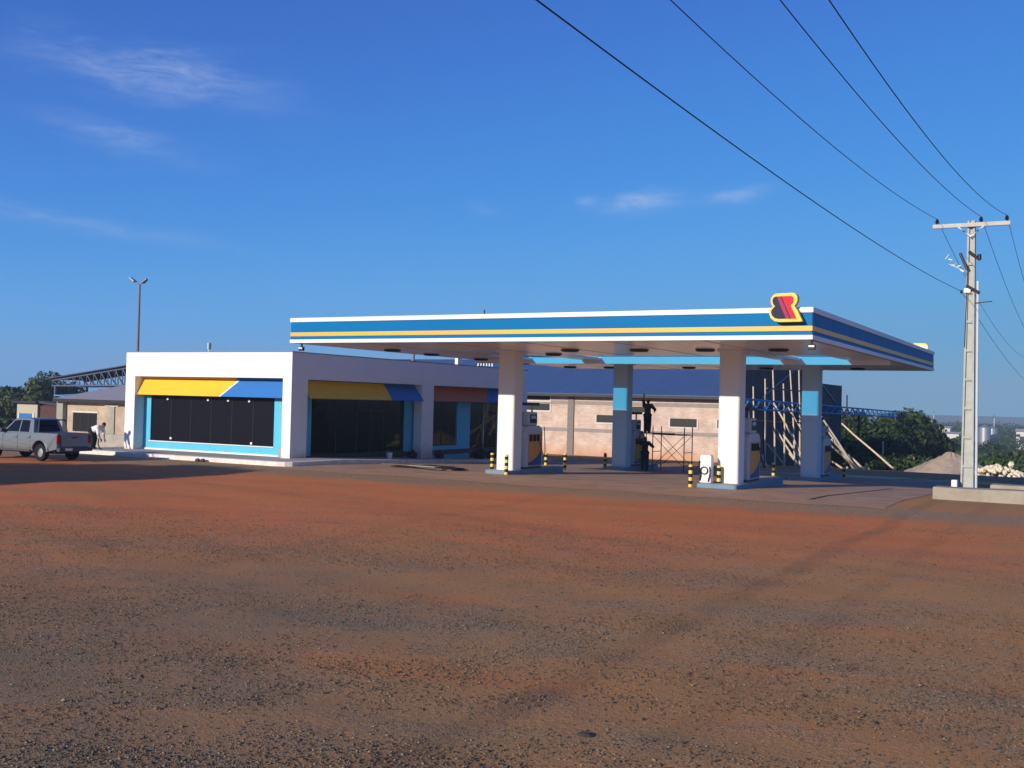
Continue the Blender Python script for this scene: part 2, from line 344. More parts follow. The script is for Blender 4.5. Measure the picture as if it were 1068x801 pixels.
GZZ = np.interp(GYY, PY[1:-1], PZ[1:-1]) + und(GXX, GYY) - .006
far_ = np.clip((np.hypot(GXX, GYY) - 900) / 3000, 0, 1); GZZ = GZZ + far_ * 2 * (.5 + .5 * np.sin(GXX * .0021 + 1) * np.cos(GYY * .0013))
V = np.stack([GXX.ravel(), GYY.ravel(), GZZ.ravel()], 1); ny_, nx_ = GXX.shape
ii = (np.arange(ny_ - 1)[:, None] * nx_ + np.arange(nx_ - 1)[None, :]).ravel()
ground = npmesh('ground', V, np.stack([ii, ii + 1, ii + nx_ + 1, ii + nx_], 1), ground_material())
ground.data.polygons.foreach_set('use_smooth', [True] * len(ground.data.polygons)); tag(ground, kind='structure')

# loose gravel stones on the yard (uncountable)
def gravel():
    n = 430000; d = 7.2 + (np.random.rand(n) ** 1.5) * 20; a = (np.random.rand(n) - .5) * R(72)
    fx, fy = -math.sin(YAW), math.cos(YAW); rx, ry = math.cos(YAW), math.sin(YAW)
    X = d * (fx + np.tan(a) * rx); Y = d * (fy + np.tan(a) * ry)
    def vn(X, Y, s, seed):
        rs = np.random.RandomState(seed); T = rs.rand(64, 64); x = X / s; y = Y / s; xi = np.floor(x).astype(int); yi = np.floor(y).astype(int); u = x - xi; v = y - yi
        u = u * u * (3 - 2 * u); v = v * v * (3 - 2 * v); g = lambda i, j: T[i % 64, j % 64]
        return (g(xi, yi) * (1 - u) + g(xi + 1, yi) * u) * (1 - v) + (g(xi, yi + 1) * (1 - u) + g(xi + 1, yi + 1) * u) * v
    c, s_ = math.cos(R(22)), math.sin(R(22)); A = X * c + Y * s_; B = -X * s_ + Y * c
    dens = .5 * vn(A * .35, B, 1.6, 3) + .3 * vn(X, Y, .55, 4) + .35 * vn(A * .3, B, 4, 5)
    keep = np.random.rand(n) < np.clip((dens - .40) * 2.2, .06, 1); X = X[keep]; Y = Y[keep]; n = len(X)
    iv = np.array([(1, 0, 0), (-.5, .87, 0), (-.5, -.87, 0), (.35, .6, .8), (-.7, .1, .75), (.4, -.65, .7), (.1, 0, -1.0)], float); ifc = np.array([(0, 1, 3), (1, 4, 3), (1, 2, 4), (2, 5, 4), (2, 0, 5), (0, 3, 5), (3, 4, 5)])
    r = .0045 + .012 * np.random.rand(n) ** 3 + (np.random.rand(n) < .006) * .014
    ax = 1 + .35 * (np.random.rand(n, 3) - .5); ax[:, 2] *= .65
    th = np.random.rand(n) * 6.283; ct, st = np.cos(th), np.sin(th)
    P = iv[None] * (1 + .35 * (np.random.rand(n, len(iv), 1) - .5)) * (r[:, None] * ax)[:, None, :]
    P = np.stack([P[..., 0] * ct[:, None] - P[..., 1] * st[:, None], P[..., 0] * st[:, None] + P[..., 1] * ct[:, None], P[..., 2]], -1)
    Z = und(X, Y) - .006 + r * .25
    P += np.stack([X, Y, Z], 1)[:, None, :]
    F = (ifc[None] + (np.arange(n) * len(iv))[:, None, None]).reshape(-1, 3)
    m, nn, l, b = nodes('gravel_stone'); b.inputs['Roughness'].default_value = .9
    at = nn.new('ShaderNodeAttribute'); at.attribute_name = 'tone'; rp = nn.new('ShaderNodeValToRGB'); e = rp.color_ramp.elements
    e[0].color = (.04, .032, .022, 1); e[1].color = (.30, .25, .17, 1); q = e.new(.5); q.color = (.10, .078, .05, 1); q = e.new(.85); q.color = (.18, .13, .08, 1)
    l.new(at.outputs['Fac'], rp.inputs[0]); l.new(rp.outputs[0], b.inputs['Base Color'])
    o = npmesh('gravel', P.reshape(-1, 3), F, m, cols=np.repeat(np.random.rand(n), len(iv)))
    tag(o, 'loose grey brown gravel scattered over the red earth yard', 'gravel', kind='stuff')
gravel()

# forecourt of small brown pavers, following the fall of the ground
pav_m = brick_mat('brown_pavers', (.40, .25, .17), (.33, .21, .145), (.22, .14, .10), .40, .20, 'XY', .012, .25)
def sloped_slab(name, m, x0, x1, ys, up, th=.25, parent=None):
    b = MB(); vs = []; fs = []
    for Y in ys: z = gz(0, Y) + up; vs += [(x0, Y, z), (x1, Y, z), (x1, Y, z - th), (x0, Y, z - th)]
    for i in range(len(ys) - 1):
        for k in range(4): a = i * 4 + k; c = i * 4 + (k + 1) % 4; fs.append((a, c, c + 4, a + 4))
    fs += [(3, 2, 1, 0), tuple(len(vs) - 4 + k for k in range(4))]
    return b.add(vs, fs).build(name, m, parent)
def forecourt():
    xs = np.linspace(-29.7, -5.9, 120); rs = np.random.RandomState(11); jit = np.interp(xs, np.linspace(-29.7, -5.9, 34), rs.rand(34) * .5) + rs.rand(120) * .12
    rows = []
    vs = []
    for Y in (None, 34.2, 37, 62):
        for x, j in zip(xs, jit):
            yv = 33.0 + j if Y is None else Y; xx = x + (.25 * math.sin(yv * 3.1) * (x > -6) if Y is None else 0); vs.append((xx, yv, gz(0, yv) + (.0015 if Y is None else .004)))
    nx = len(xs); fs = [(r * nx + i, r * nx + i + 1, (r + 1) * nx + i + 1, (r + 1) * nx + i) for r in range(3) for i in range(nx - 1)]
    return MB().add(vs, fs).build('forecourt', pav_m)
nd = pav_m.node_tree.nodes; lk = pav_m.node_tree.links; pb = nd['Principled BSDF']; src = pb.inputs['Base Color'].links[0].from_socket
g_ = nd.new('ShaderNodeNewGeometry'); sx_ = nd.new('ShaderNodeSeparateXYZ'); lk.new(g_.outputs['Position'], sx_.inputs[0]); zn = nd.new('ShaderNodeTexNoise'); zn.inputs['Scale'].default_value = .7; zn.inputs['Detail'].default_value = 7; lk.new(g_.outputs['Position'], zn.inputs['Vector'])
md_ = nd.new('ShaderNodeMath'); md_.operation = 'MULTIPLY_ADD'; lk.new(zn.outputs['Fac'], md_.inputs[0]); md_.inputs[1].default_value = -9; lk.new(sx_.outputs['Y'], md_.inputs[2])
mr_ = nd.new('ShaderNodeMapRange'); mr_.inputs[1].default_value = 27.8; mr_.inputs[2].default_value = 31.5; mr_.inputs[3].default_value = .9; mr_.inputs[4].default_value = .08; lk.new(md_.outputs[0], mr_.inputs[0])
mx_ = nd.new('ShaderNodeMixRGB'); lk.new(mr_.outputs[0], mx_.inputs[0]); lk.new(src, mx_.inputs[1]); mx_.inputs[2].default_value = (.43, .215, .095, 1); lk.new(mx_.outputs[0], pb.inputs['Base Color'])
pv = tag(forecourt(), kind='structure')
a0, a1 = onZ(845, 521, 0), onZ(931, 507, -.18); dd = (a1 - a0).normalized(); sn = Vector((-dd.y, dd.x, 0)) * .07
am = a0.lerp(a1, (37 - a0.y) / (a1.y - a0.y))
for p_, q_ in ((a0, am), (am, a1)): MB().prism([(p.x, p.y, gz(0, p.y) + .0045) for p in (p_ - sn, p_ + sn, q_ + sn, q_ - sn)], (0, 0, .004)).build('shadow_strip', M_rubber, pv)  # thin dark strip laid on the pavers to stand for a cast shadow
# white-edged platform round the shop
pl = MB(); pts = [(-43.6, 34.4), (-30.3, 34.4), (-29.95, 34.5), (-29.75, 34.75), (-29.7, 35.1), (-29.7, 38.0), (-43.6, 38.0)]
plat = tag(pl.prism([(x, y, -.35) for x, y in pts], (0, 0, .53)).build('platform', M_kerb, None, bevel=.03), kind='structure')
M_ptop = mat('platform_concrete', (.38, .34, .31), .85, var=.15, scale=3)
MB().prism([(x, y, .181) for x, y in [(-43.4, 34.75), (-30.35, 34.75), (-30.1, 34.85), (-30.02, 35.1), (-30.02, 37.99), (-43.4, 37.99)]], (0, 0, .006)).build('pavement_top', M_ptop, plat)
def ramp(name, m, x0, x1, y0, y1, u0, u1, par=None):
    z0, z1 = gz(0, y0) + u0, gz(0, y1) + u1
    return MB().add([(x0, y0, z0 - .6), (x1, y0, z0 - .6), (x1, y1, z1 - .6), (x0, y1, z1 - .6), (x0, y0, z0), (x1, y0, z0), (x1, y1, z1), (x0, y1, z1)], [(0, 3, 2, 1), (4, 5, 6, 7), (0, 1, 5, 4), (1, 2, 6, 5), (2, 3, 7, 6), (3, 0, 4, 7)]).build(name, m, par)
wk = tag(ramp('side_walkway', M_kerb, -32.1, -29.7, 38.002, 58.4, .20, .12), kind='structure')
ramp('walkway_top', M_ptop, -32.1, -29.98, 38.01, 58.39, .206, .126, wk)

# ------------------------------------------------------------------ shop
S0X, S1X, S0Y, S1Y, SZ = -41.95, -31.5, 36.6, 58.5, 4.88
shop = thing('shop_building', (-36.7, 47.5, .18), 'white flat roofed shop with cyan walls, big dark windows and coloured awnings', 'building')
MB().prism([(S0X, S0Y, -.1), (S0X + .64, S0Y, -.1), (S0X + .64, S0Y, 3.72), (S1X - .5, S0Y, 3.72), (S1X - .5, S0Y, -.1), (S1X, S0Y, -.1), (S1X, S0Y, SZ), (S0X, S0Y, SZ)], (0, .6, 0)).build('front_frame', M_wall, shop)
yy = [37.2, 37.7, 46.9, 48.0, 57.9, S1Y]; zb = -1.0
MB().prism([(S1X, yy[0], zb), (S1X, yy[1], zb), (S1X, yy[1], 3.70), (S1X, yy[2], 3.70), (S1X, yy[2], zb), (S1X, yy[3], zb), (S1X, yy[3], 3.70), (S1X, yy[4], 3.70), (S1X, yy[4], zb), (S1X, yy[5], zb), (S1X, yy[5], SZ), (S1X, yy[0], SZ)], (-.5, 0, 0)).build('side_frame', M_wall, shop)
bx('wall', M_wall, shop, S0X, S0X + .25, 37.2, S1Y, -.8, SZ); bx('wall', M_wall, shop, S0X + .25, S1X - .5, S1Y - .25, S1Y, -.8, SZ)
bx('roof', M_coping, shop, S0X + .25, S1X - .5, 37.2, S1Y - .25, 4.35, 4.55)
cp = MB().box(S0X - .03, S1X + .03, S0Y - .03, S0Y + .3, SZ, SZ + .035).box(S1X - .3, S1X + .03, S0Y + .3, S1Y, SZ, SZ + .035).box(S0X - .03, S0X + .27, S0Y + .3, S1Y, SZ, SZ + .035)
cp.build('coping', M_coping, shop)
bx('floor', M_dark, shop, S0X + .3, S1X - .55, 37.3, S1Y - .3, -.05, .2)
# front: cyan surround and dark window
FY = 37.22
sur = MB().box(S0X + .3, -40.85, FY, FY + .15, .18, 3.7).box(-33.0, S1X - .45, FY, FY + .15, .18, 3.7).box(-40.85, -33.0, FY, FY + .15, .18, .62).box(-40.85, -33.0, FY, FY + .15, 3.02, 3.7)
so = sur.build('window_surround', M_cyan, shop)
win = bx('window', M_dark, shop, -40.85, -33.0, FY + .12, FY + .145, .62, 3.02)
npn = 6; pw = (7.85) / npn
for i in range(npn):
    x0 = -40.85 + i * pw; bx('pane', M_glassf, win, x0 + .02, x0 + pw - .02, FY + .055, FY + .07, .64, 3.0)
for i in range(npn + 1):
    x0 = -40.85 + i * pw; bx('mullion', M_dark, win, max(-40.848, x0 - .011), min(-33.002, x0 + .011), FY + .05, FY + .10, .63, 3.01)
bx('sill', M_white, win, -40.9, -32.95, FY - .05, FY - .002, .585, .625)
for px, py in ((175, 414.8), (217, 415.5), (238, 416), (260, 416.6), (178, 457), (262, 462.5)):
    p = onY(px, py, FY + .03); MB().lathe([(0, -.02), (.06, -.015), (.06, .02), (0, .022)], (p.x, FY + .03, min(2.66, p.z)), 10, 'y').build('glass_clip', M_white, win)
bx('base_trim', M_white, shop, S0X + .66, S1X - .52, FY - .06, FY - .003, .175, .26)
bx('meter_box', M_steel, shop, -32.42, -32.12, FY - .35, FY - .07, .19, .62, bevel=.01)
def awning(name, m, p_top0, p_top1, p_bot1, p_bot0, nrm, parent):
    return MB().prism([p_top0, p_top1, p_bot1, p_bot0], Vector(nrm) * .035).build(name, m, parent)
aw = MB().box(S0X + .65, S1X - .51, 37.05, 37.19, 3.62, 3.712).build('awning_rail', M_dark, shop)
aty, aby, atz, abz = 37.1, 36.72, 3.62, 2.84
awning('awning_panel', M_yellow, (-41.29, aty, atz), (-35.10, aty, atz), (-35.95, aby, abz), (-41.29, aby, abz), (0, .9, -.4), shop)
awning('awning_panel', M_blue, (-34.98, aty, atz), (-32.02, aty, atz), (-32.02, aby, abz), (-35.83, aby, abz), (0, .9, -.4), shop)
awning('awning_trim', M_white, (-35.10, aty, atz), (-34.98, aty, atz), (-35.83, aby, abz), (-35.95, aby, abz), (0, .9, -.4), shop)
bx('awning_lip', M_yellow, shop, -41.29, -35.1, 37.0, 37.045, 3.625, 3.70); bx('awning_lip', M_blue, shop, -35.1, -32.02, 37.0, 37.045, 3.625, 3.70)
# side: first bay
SXR = -32.12
def side_box(n, m, p, y0, y1, z0, z1, t0=0., t1=.14): return bx(n, m, p, SXR - t1, SXR - t0, y0, y1, z0, z1)
side_box('bay_wall', M_cyan, shop, 37.25, 38.75, -.3, 3.75); side_box('bay_wall', M_cyan, shop, 46.2, 47.4, -.3, 3.75); side_box('bay_header', M_cyan, shop, 38.75, 46.2, 3.0, 3.75)
sw = side_box('window', M_dark, shop, 38.75, 46.2, -.3, .26)
ys_ = [38.75, 40.6, 42.2, 43.3, 44.4, 46.2]
for i in range(5): side_box('pane', M_glass, sw, ys_[i] + .03, ys_[i + 1] - .03, .27, 2.98, .06, .075)
for i, y in enumerate(ys_): side_box('mullion', M_dark, sw, max(38.752, y - .03), min(46.198, y + .03), .262, 2.995, .04, .11)
side_box('transom', M_dark, sw, 42.24, 44.36, 2.28, 2.34, .045, .058)
awning('awning_panel', M_yellow, (-31.98, 37.74, 3.66), (-31.98, 44.1, 3.66), (-31.34, 44.1, 2.86), (-31.34, 37.74, 2.86), (-.9, 0, -.4), shop)
awning('awning_panel', M_blue, (-31.98, 44.12, 3.66), (-31.98, 46.85, 3.66), (-31.34, 46.85, 2.86), (-31.34, 44.0, 2.86), (-.9, 0, -.4), shop)
# side: second bay with red awning, small window and glass door
side_box('bay_wall', M_cyan, shop, 47.4, 48.35, -.6, 3.75); side_box('bay_wall', M_cyan, shop, 51.4, 52.8, -.6, 3.75); side_box('bay_header', M_cyan, shop, 48.35, 51.4, 2.95, 3.75)
side_box('bay_wall', M_cyan, shop, 48.35, 51.4, -.6, .42); side_box('bay_header', M_cyan, shop, 52.8, 57.5, 3.1, 3.75); side_box('bay_wall', M_cyan, shop, 57.5, 58.2, -.8, 3.75)
sw2 = side_box('window', M_dark, shop, 48.36, 51.39, .425, .47); side_box('pane', M_glass, sw2, 48.42, 49.85, .475, 2.93, .06, .075); side_box('pane', M_glass, sw2, 49.91, 51.33, .475, 2.93, .06, .075)
side_box('mullion', M_dark, sw2, 49.852, 49.908, .472, 2.945, .04, .1)
dr = side_box('glass_door', M_steel, shop, 52.81, 57.49, -.6, -.35, .02, .1)
for a, b_ in ((52.85, 54.35), (54.42, 55.9), (55.97, 57.45)): side_box('pane', M_clear, dr, a, b_, -.34, 3.08, .05, .065)
for a in (54.385, 55.935): side_box('mullion', M_steel, dr, a - .03, a + .03, -.345, 3.09, .03, .09)
MB().tube((SXR + .06, 54.2, .5), (SXR + .06, 54.2, 1.3), .03).build('door_handle', M_white, dr)
awning('awning_panel', M_awred, (-31.98, 48.06, 3.66), (-31.98, 54.4, 3.66), (-31.5, 53.7, 2.86), (-31.5, 48.06, 2.86), (-.9, 0, -.4), shop)
awning('awning_panel', M_blue, (-31.98, 54.42, 3.66), (-31.98, 57.85, 3.66), (-31.5, 57.85, 2.86), (-31.5, 53.75, 2.86), (-.9, 0, -.4), shop)
# roof bits
rv = thing('roof_vent', (-41.4, 41.5, 4.55), 'small white capped vent pipe on the left end of the shop roof', 'vent')
MB().tube((-41.4, 41.5, 4.55), (-41.4, 41.5, 5.3), .04).build('pipe', M_white, rv); MB().tube((-41.4, 41.5, 5.3), (-41.4, 41.5, 5.62), .11, .11, 12).build('cap', M_steel, rv, smooth='angle')
# goods behind the side window
M_card = mat('cardboard', (.33, .24, .16), .9, var=.2); M_grey = mat('pale_goods', (.38, .38, .40), .7, var=.3, scale=14)
rk = thing('display_rack', (-33.2, 44.9, .2), 'pale goods on a rack behind the long side window', 'rack')
for z in (.25, .8, 1.35): bx('shelf', M_steel, rk, -33.6, -32.8, 44.0, 45.9, z, z + .04)
for y in (44.0, 45.85): bx('upright', M_steel, rk, -33.65, -33.605, y, y + .05, .2, 1.9)
for i in range(14):
    y = 44.1 + (i % 5) * .34; z = (.29, .84, 1.39)[i // 5]; h = random.uniform(.2, .42); bx('goods', (M_grey, M_card, M_white)[i % 3], rk, -33.5, -32.9, y, y + .28, z, z + h)

# ------------------------------------------------------------------ canopy
CX0, CX1, CY0, CY1, CZ, CT = -28.25, -7.9, 32.7, 58.2, 5.02, 6.0
can = thing('station_canopy', (-18, 45, 0), 'flat fuel station canopy with blue fascia, yellow stripe and white trim on four pillars', 'canopy')
hz_ = [(0, .14, M_white, 'trim', .03), (.14, .272, M_fblue, 'fascia_panel', 0), (.272, .422, M_fyel, 'stripe', .012), (.422, .836, M_fblue, 'fascia_panel', 0), (.836, 1., M_white, 'trim', .035)]
T = .16
def fascia(side):
    x0, x1, y0, y1 = CX0, CX1, CY0, CY1; H = CT - CZ
    core = {'F': (x0, x1, y0 + .02, y0 + T), 'B': (x0, x1, y1 - T, y1 - .02), 'L': (x0 + .02, x0 + T, y0 + T, y1 - T), 'R': (x1 - T, x1 - .02, y0 + T, y1 - T)}[side]
    c = bx('fascia', M_coping, can, *core, CZ + .01, CT - .01)
    for a, b_, m, nm, pr in hz_:
        z0, z1 = CZ + a * H, CZ + b_ * H
        if side == 'F': bx(nm, m, c, x0 - pr, x1 + pr, y0 - pr, y0 + .018, z0, z1, bevel=.008 if pr > .02 else 0)
        elif side == 'B': bx(nm, m, c, x0 - pr, x1 + pr, y1 - .018, y1 + pr, z0, z1)
        elif side == 'L': bx(nm, m, c, x0 - pr, x0 + .018, y0 + .02, y1 - .02, z0, z1)
        else:
            if nm == 'fascia_panel':
                n = 9; st = (y1 - y0 - .04) / n
                for i in range(n): bx(nm, m, c, x1 - .018, x1 - random.uniform(0, .008), y0 + .02 + i * st + .012, y0 + .02 + (i + 1) * st - .012, z0, z1)
            else: bx(nm, m, c, x1 - .018, x1 + pr, y0 + .02, y1 - .02, z0, z1)
for s_ in 'FBLR': fascia(s_)
# ceiling: a front and a rear field, girders in line with the pillars and skylight slots between
KY0, KY1 = 42.4, 46.7; gird = [(-28.09, -24.95), (-22.24, -21.2), (-12.64, -11.75), (-9.75, -8.06)]
M_seam = mat('ceiling_seam', (.30, .29, .30), .6)
def ceil(n, x0, x1, y0, y1):
    c = bx(n, M_ceil, can, x0, x1, y0, y1, CZ, CZ + .1)
    k = max(1, int(round((x1 - x0) / 3.4)))
    for i in range(1, k): xx = x0 + (x1 - x0) * i / k; bx('seam', M_seam, c, xx - .035, xx + .035, y0 + .02, y1 - .02, CZ - .006, CZ - .001)
ceil('ceiling', CX0 + T, CX1 - T, CY0 + T, KY0); ceil('ceiling', CX0 + T, CX1 - T, KY1 + .15, CY1 - T)
for a, b_ in gird: bx('girder_casing', M_ceil, can, a, b_, KY0 + .002, KY1 - .002, CZ, CZ + .1)
bx('downstand_beam', M_white, can, gird[0][0], gird[-1][1], KY1, KY1 + .148, 4.84, CZ + .12)
m_, n_, l_, b_ = nodes('blue_skylight'); tr_ = n_.new('ShaderNodeBsdfTransparent'); tr_.inputs[0].default_value = (.06, .58, .95, 1)
tl_ = n_.new('ShaderNodeBsdfTranslucent'); tl_.inputs[0].default_value = (.05, .48, .88, 1); ms_ = n_.new('ShaderNodeMixShader'); ms_.inputs[0].default_value = .35
l_.new(tr_.outputs[0], ms_.inputs[1]); l_.new(tl_.outputs[0], ms_.inputs[2]); l_.new(ms_.outputs[0], n_['Material Output'].inputs[0]); M_sky = m_
for (a, b0_), (c_, d_) in zip(gird, gird[1:]):
    sk = MB().add([(b0_ - .05, KY0 - .05, CZ + .13), (c_ + .05, KY0 - .05, CZ + .13), (c_ + .05, KY1 + .1, CZ + .15), (b0_ - .05, KY1 + .1, CZ + .15)], [(0, 1, 2, 3)]).build('skylight_sheet', M_sky, can)
def rrect(x0, x1, y0, y1, r, z, k=5):
    o = []
    for cx, cy, a0_ in ((x1 - r, y0 + r, -90), (x1 - r, y1 - r, 0), (x0 + r, y1 - r, 90), (x0 + r, y0 + r, 180)):
        for i in range(k + 1): a = R(a0_ + 90 * i / k); o.append((cx + r * math.cos(a), cy + r * math.sin(a), z))
    return o
M_pale = mat('pale_blue_pillar', (.46, .64, .76), .55, var=.04, scale=.8)  # rear pillars: bluer base colour than the white front pair
PIL = [(-22.05, 38.35), (-12.53, 38.0), (-22.05, 50.05), (-12.53, 50.05)]
for x, y in PIL:
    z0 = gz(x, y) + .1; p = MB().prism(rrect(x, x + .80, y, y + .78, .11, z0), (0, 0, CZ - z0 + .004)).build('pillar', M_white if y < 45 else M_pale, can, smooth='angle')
    bx('collar', M_white, p, x - .06, x + .86, y - .06, y + .84, CZ - .07, CZ - .002)
for x, y in [(-26.7, 37.4), (-18.5, 37.8), (-15.6, 37.8), (-13.0, 37.8), (-10.3, 37.8), (-27.1, 41), (-27.2, 45.6), (-27.2, 50), (-26.9, 55), (-24.6, 55.4), (-19.8, 55), (-15.6, 55), (-11, 55), (-20.8, 40.9)]:
    lp = MB().lathe([(0, -.09), (.30, -.085), (.36, -.04), (.36, 0), (0, 0)], (x, y, CZ - .004), 18).build('ceiling_lamp', M_dark, can, smooth='angle')
for px, X in ((313, CX0 + .12), (843, CX1 - .12)):
    fl = bx('floodlight', M_dark, can, X - .11, X + .11, CY0 + .45, CY0 + .58, CZ - .28, CZ - .12, bevel=.02); bx('bracket', M_steel, fl, X - .03, X + .03, CY0 + .5, CY0 + .56, CZ - .118, CZ)
    bx('lens', M_white, fl, X - .09, X + .09, CY0 + .437, CY0 + .448, CZ - .2, CZ - .14)
MB().tube((-26.6, 44.8, CZ + .1), (-26.6, 44.8, 7.35), .035).build('antenna', M_dark, can)
M_lred = mat('sign_red', (.62, .02, .055), .4, var=.04, spec=.06); M_lpur = mat('sign_crimson', (.40, .03, .10), .4, var=.04, spec=.06); M_lnav = mat('sign_navy', (.02, .028, .06), .4, var=.04, spec=.06); M_lyel = mat('sign_yellow', (.88, .58, .07), .45, var=.03)
def logo(loc, rz, label):
    t = thing('logo_sign', loc, label, 'sign', 'lettered signs on the canopy', local=True, rz=rz)
    s = .00202; cx_, cy_ = 430, 590
    out = [(300, 165), (540, 158), (585, 175), (610, 215), (612, 270), (595, 320), (568, 352), (600, 400), (690, 578), (670, 590), (330, 592), (265, 575), (215, 530), (190, 465), (192, 425), (212, 385), (245, 357), (218, 320), (207, 265), (222, 215), (255, 178)]
    inn = [(305, 208), (520, 205), (548, 222), (556, 262), (548, 305), (512, 352), (530, 390), (605, 545), (330, 545), (275, 532), (238, 495), (220, 450), (228, 412), (262, 372), (280, 355), (250, 322), (238, 275), (248, 232), (275, 212)]
    P = lambda q, y: [((a - cx_) * s, y, (cy_ - c) * s) for a, c in q]
    MB().prism(P(out, 0), (0, .24, 0)).build('backing', M_lyel, t); MB().prism(P(inn, .242), (0, .012, 0)).build('back_sheet', M_white, t)
    def clip(poly, ln, keep):
        (x0, y0), (x1, y1) = ln; f = lambda p: ((x1 - x0) * (p[1] - y0) - (y1 - y0) * (p[0] - x0)) * keep; o = []
        for i, p in enumerate(poly):
            q = poly[(i + 1) % len(poly)]; a, c = f(p), f(q)
            if a >= 0: o.append(p)
            if a * c < 0: k = a / (a - c); o.append((p[0] + (q[0] - p[0]) * k, p[1] + (q[1] - p[1]) * k))
        return o
    L1 = ((300, 200), (455, 560)); L2 = ((352, 200), (512, 560)); L3 = ((372, 200), (532, 560))
    MB().prism(P(clip(inn, L1, 1), -.02), (0, .018, 0)).build('panel', M_lnav, t)
    MB().prism(P(clip(clip(inn, L1, -1), L2, 1), -.02), (0, .018, 0)).build('panel', M_lpur, t)
    MB().prism(P(clip(clip(inn, L2, -1), L3, 1), -.02), (0, .018, 0)).build('panel', M_lnav, t)
    MB().prism(P(clip(inn, L3, -1), -.02), (0, .018, 0)).build('panel', M_lred, t)
    return t
p = onY(818.5, 335.5, 32.4); logo((p.x, 32.40, p.z), 0, 'dark blue and red figure sign with yellow edge on the front fascia corner')
logo((-8.62, CY1 + .30, 5.58), R(180), 'sign on the far fascia whose pale back shows over the right canopy corner')

# ------------------------------------------------------------------ islands, dispensers, bollards
M_orange = mat('pump_orange', (.72, .33, .05), .45, var=.05); M_pblue = mat('pump_blue', (.025, .07, .25), .45, var=.05); M_pgrey = mat('pump_grey', (.50, .54, .60), .45, var=.05)
ISL = [(-22.35, -21.1, 37.95, 42.8, 'left front'), (-13.05, -11.55, 37.25, 43.6, 'right front'), (-22.35, -21.1, 49.6, 54.2, 'left rear'), (-13.05, -11.55, 49.6, 54.2, 'right rear')]
for x0, x1, y0, y1, nm in ISL:
    zt = gz(0, y0) + .15
    t = MB().prism(rrect(x0, x1, y0, y1, .12, zt - .5), (0, 0, .5)).build('pump_island', M_islb, None, bevel=.02)
    MB().prism(rrect(x0 + .1, x1 - .1, y0 + .1, y1 - .1, .1, zt + .001), (0, 0, .006)).build('island_top', M_ptop, t)
    tag(t, 'blue painted kerb island under the %s pillar of the canopy' % nm, 'island', 'kerbed pump islands')
def dispenser():
    t = thing('fuel_dispenser', (0, 0, 0), '', 'dispenser', 'fuel dispensers behind the pillars', local=True)
    # local: centred in x, y from 0 to 1.5, z from 0
    prof = [(0, .06), (0, 1.45), (.1, 1.62), (.3, 1.70), (1.2, 1.70), (1.4, 1.62), (1.5, 1.45), (1.5, .06)]
    b = MB().prism([(-.36, y, z) for y, z in prof], (.72, 0, 0)).build('cabinet', M_pgrey, t, bevel=.03)
    bx('plinth', M_dark, t, -.33, .33, .04, 1.46, 0, .058)
    for sx in (-1, 1):
        x = sx * .365; e = sx * .012
        pnl = MB().prism([(x, .3, .12), (x, 1.38, .12), (x, 1.38, .75), (x, 1.1, .5), (x, .7, .32), (x, .3, .22)], (e, 0, 0)).build('lower_panel', M_pblue, t)
        MB().prism([(x, .3, .225), (x, .7, .325), (x, 1.1, .505), (x, 1.38, .755), (x, 1.38, 1.38), (x, .3, 1.38)], (e, 0, 0)).build('door_panel', M_orange, t)
        for k in range(3): bx('nozzle_boot', M_black, t, x, x + sx * .08, .36 + k * .3, .5 + k * .3, 1.08, 1.34, bevel=.02)
        h = []
        for k in range(13): u = k / 12; h.append((x + sx * (.1 + .16 * math.sin(math.pi * u)), 1.0 + .42 * u, 1.2 - 1.0 * math.sin(math.pi * u) * .95 + .45 * u))
        MB().path(h, .018).build('hose', M_rubber, t)
    hd = bx('head', M_pgrey, t, -.34, .34, .34, 1.06, 1.702, 2.24, bevel=.05)
    for sx in (-1, 1):
        x = sx * .342; bx('display', M_black, hd, x, x + sx * .012, .42, .98, 1.8, 2.15); bx('readout', M_pgrey, hd, x + sx * .012, x + sx * .018, .5, .9, 1.98, 2.1)
    for y in (.24, 1.12): bx('mast', M_steel, t, -.03, .03, y, y + .06, 1.70, 2.5)
    bx('header_sign', M_dark, t, -.3, .3, .16, 1.28, 2.502, 2.62, bevel=.02)
    return t
dp = dispenser()
for i, (x, y, lb) in enumerate(((-21.72, 39.55, 'grey and orange fuel dispenser behind the left front pillar'), (-12.1, 39.2, 'grey and orange fuel dispenser behind the right front pillar'),
                               (-21.72, 51.2, 'dark fuel dispenser beside the workers, behind the left rear pillar'), (-12.1, 51.2, 'fuel dispenser behind the right rear pillar, near the timber props'))):
    z = gz(0, ISL[i][2]) + .16
    if i == 0: dp.location = (x, y, z); dp['label'] = lb; dp.scale = (1, 1.08, 1.06)
    else: copy_thing(dp, (x, y, z), lb)
M_by = mat('bollard_yellow', (.78, .60, .12), .55, var=.1)
def bollard(x, y, label):
    z = gz(x, y) + .01; t = thing('bollard', (x, y, z), label, 'bollard', 'striped bollards round the pump islands')
    MB().tube((x, y, z - .1), (x, y, z + .78), .075, .075, 14).build('post', M_by, t, smooth='angle')
    for k in range(3): MB().lathe([(.076, z + .10 + k * .25), (.078, z + .10 + k * .25), (.078, z + .225 + k * .25), (.076, z + .225 + k * .25)], (x, y, 0), 14).build('black_band', M_black, t, smooth='angle')
    MB().ell((x, y, z + .78), (.075, .075, .03), 14, 6).build('cap', M_by, t, smooth=True)
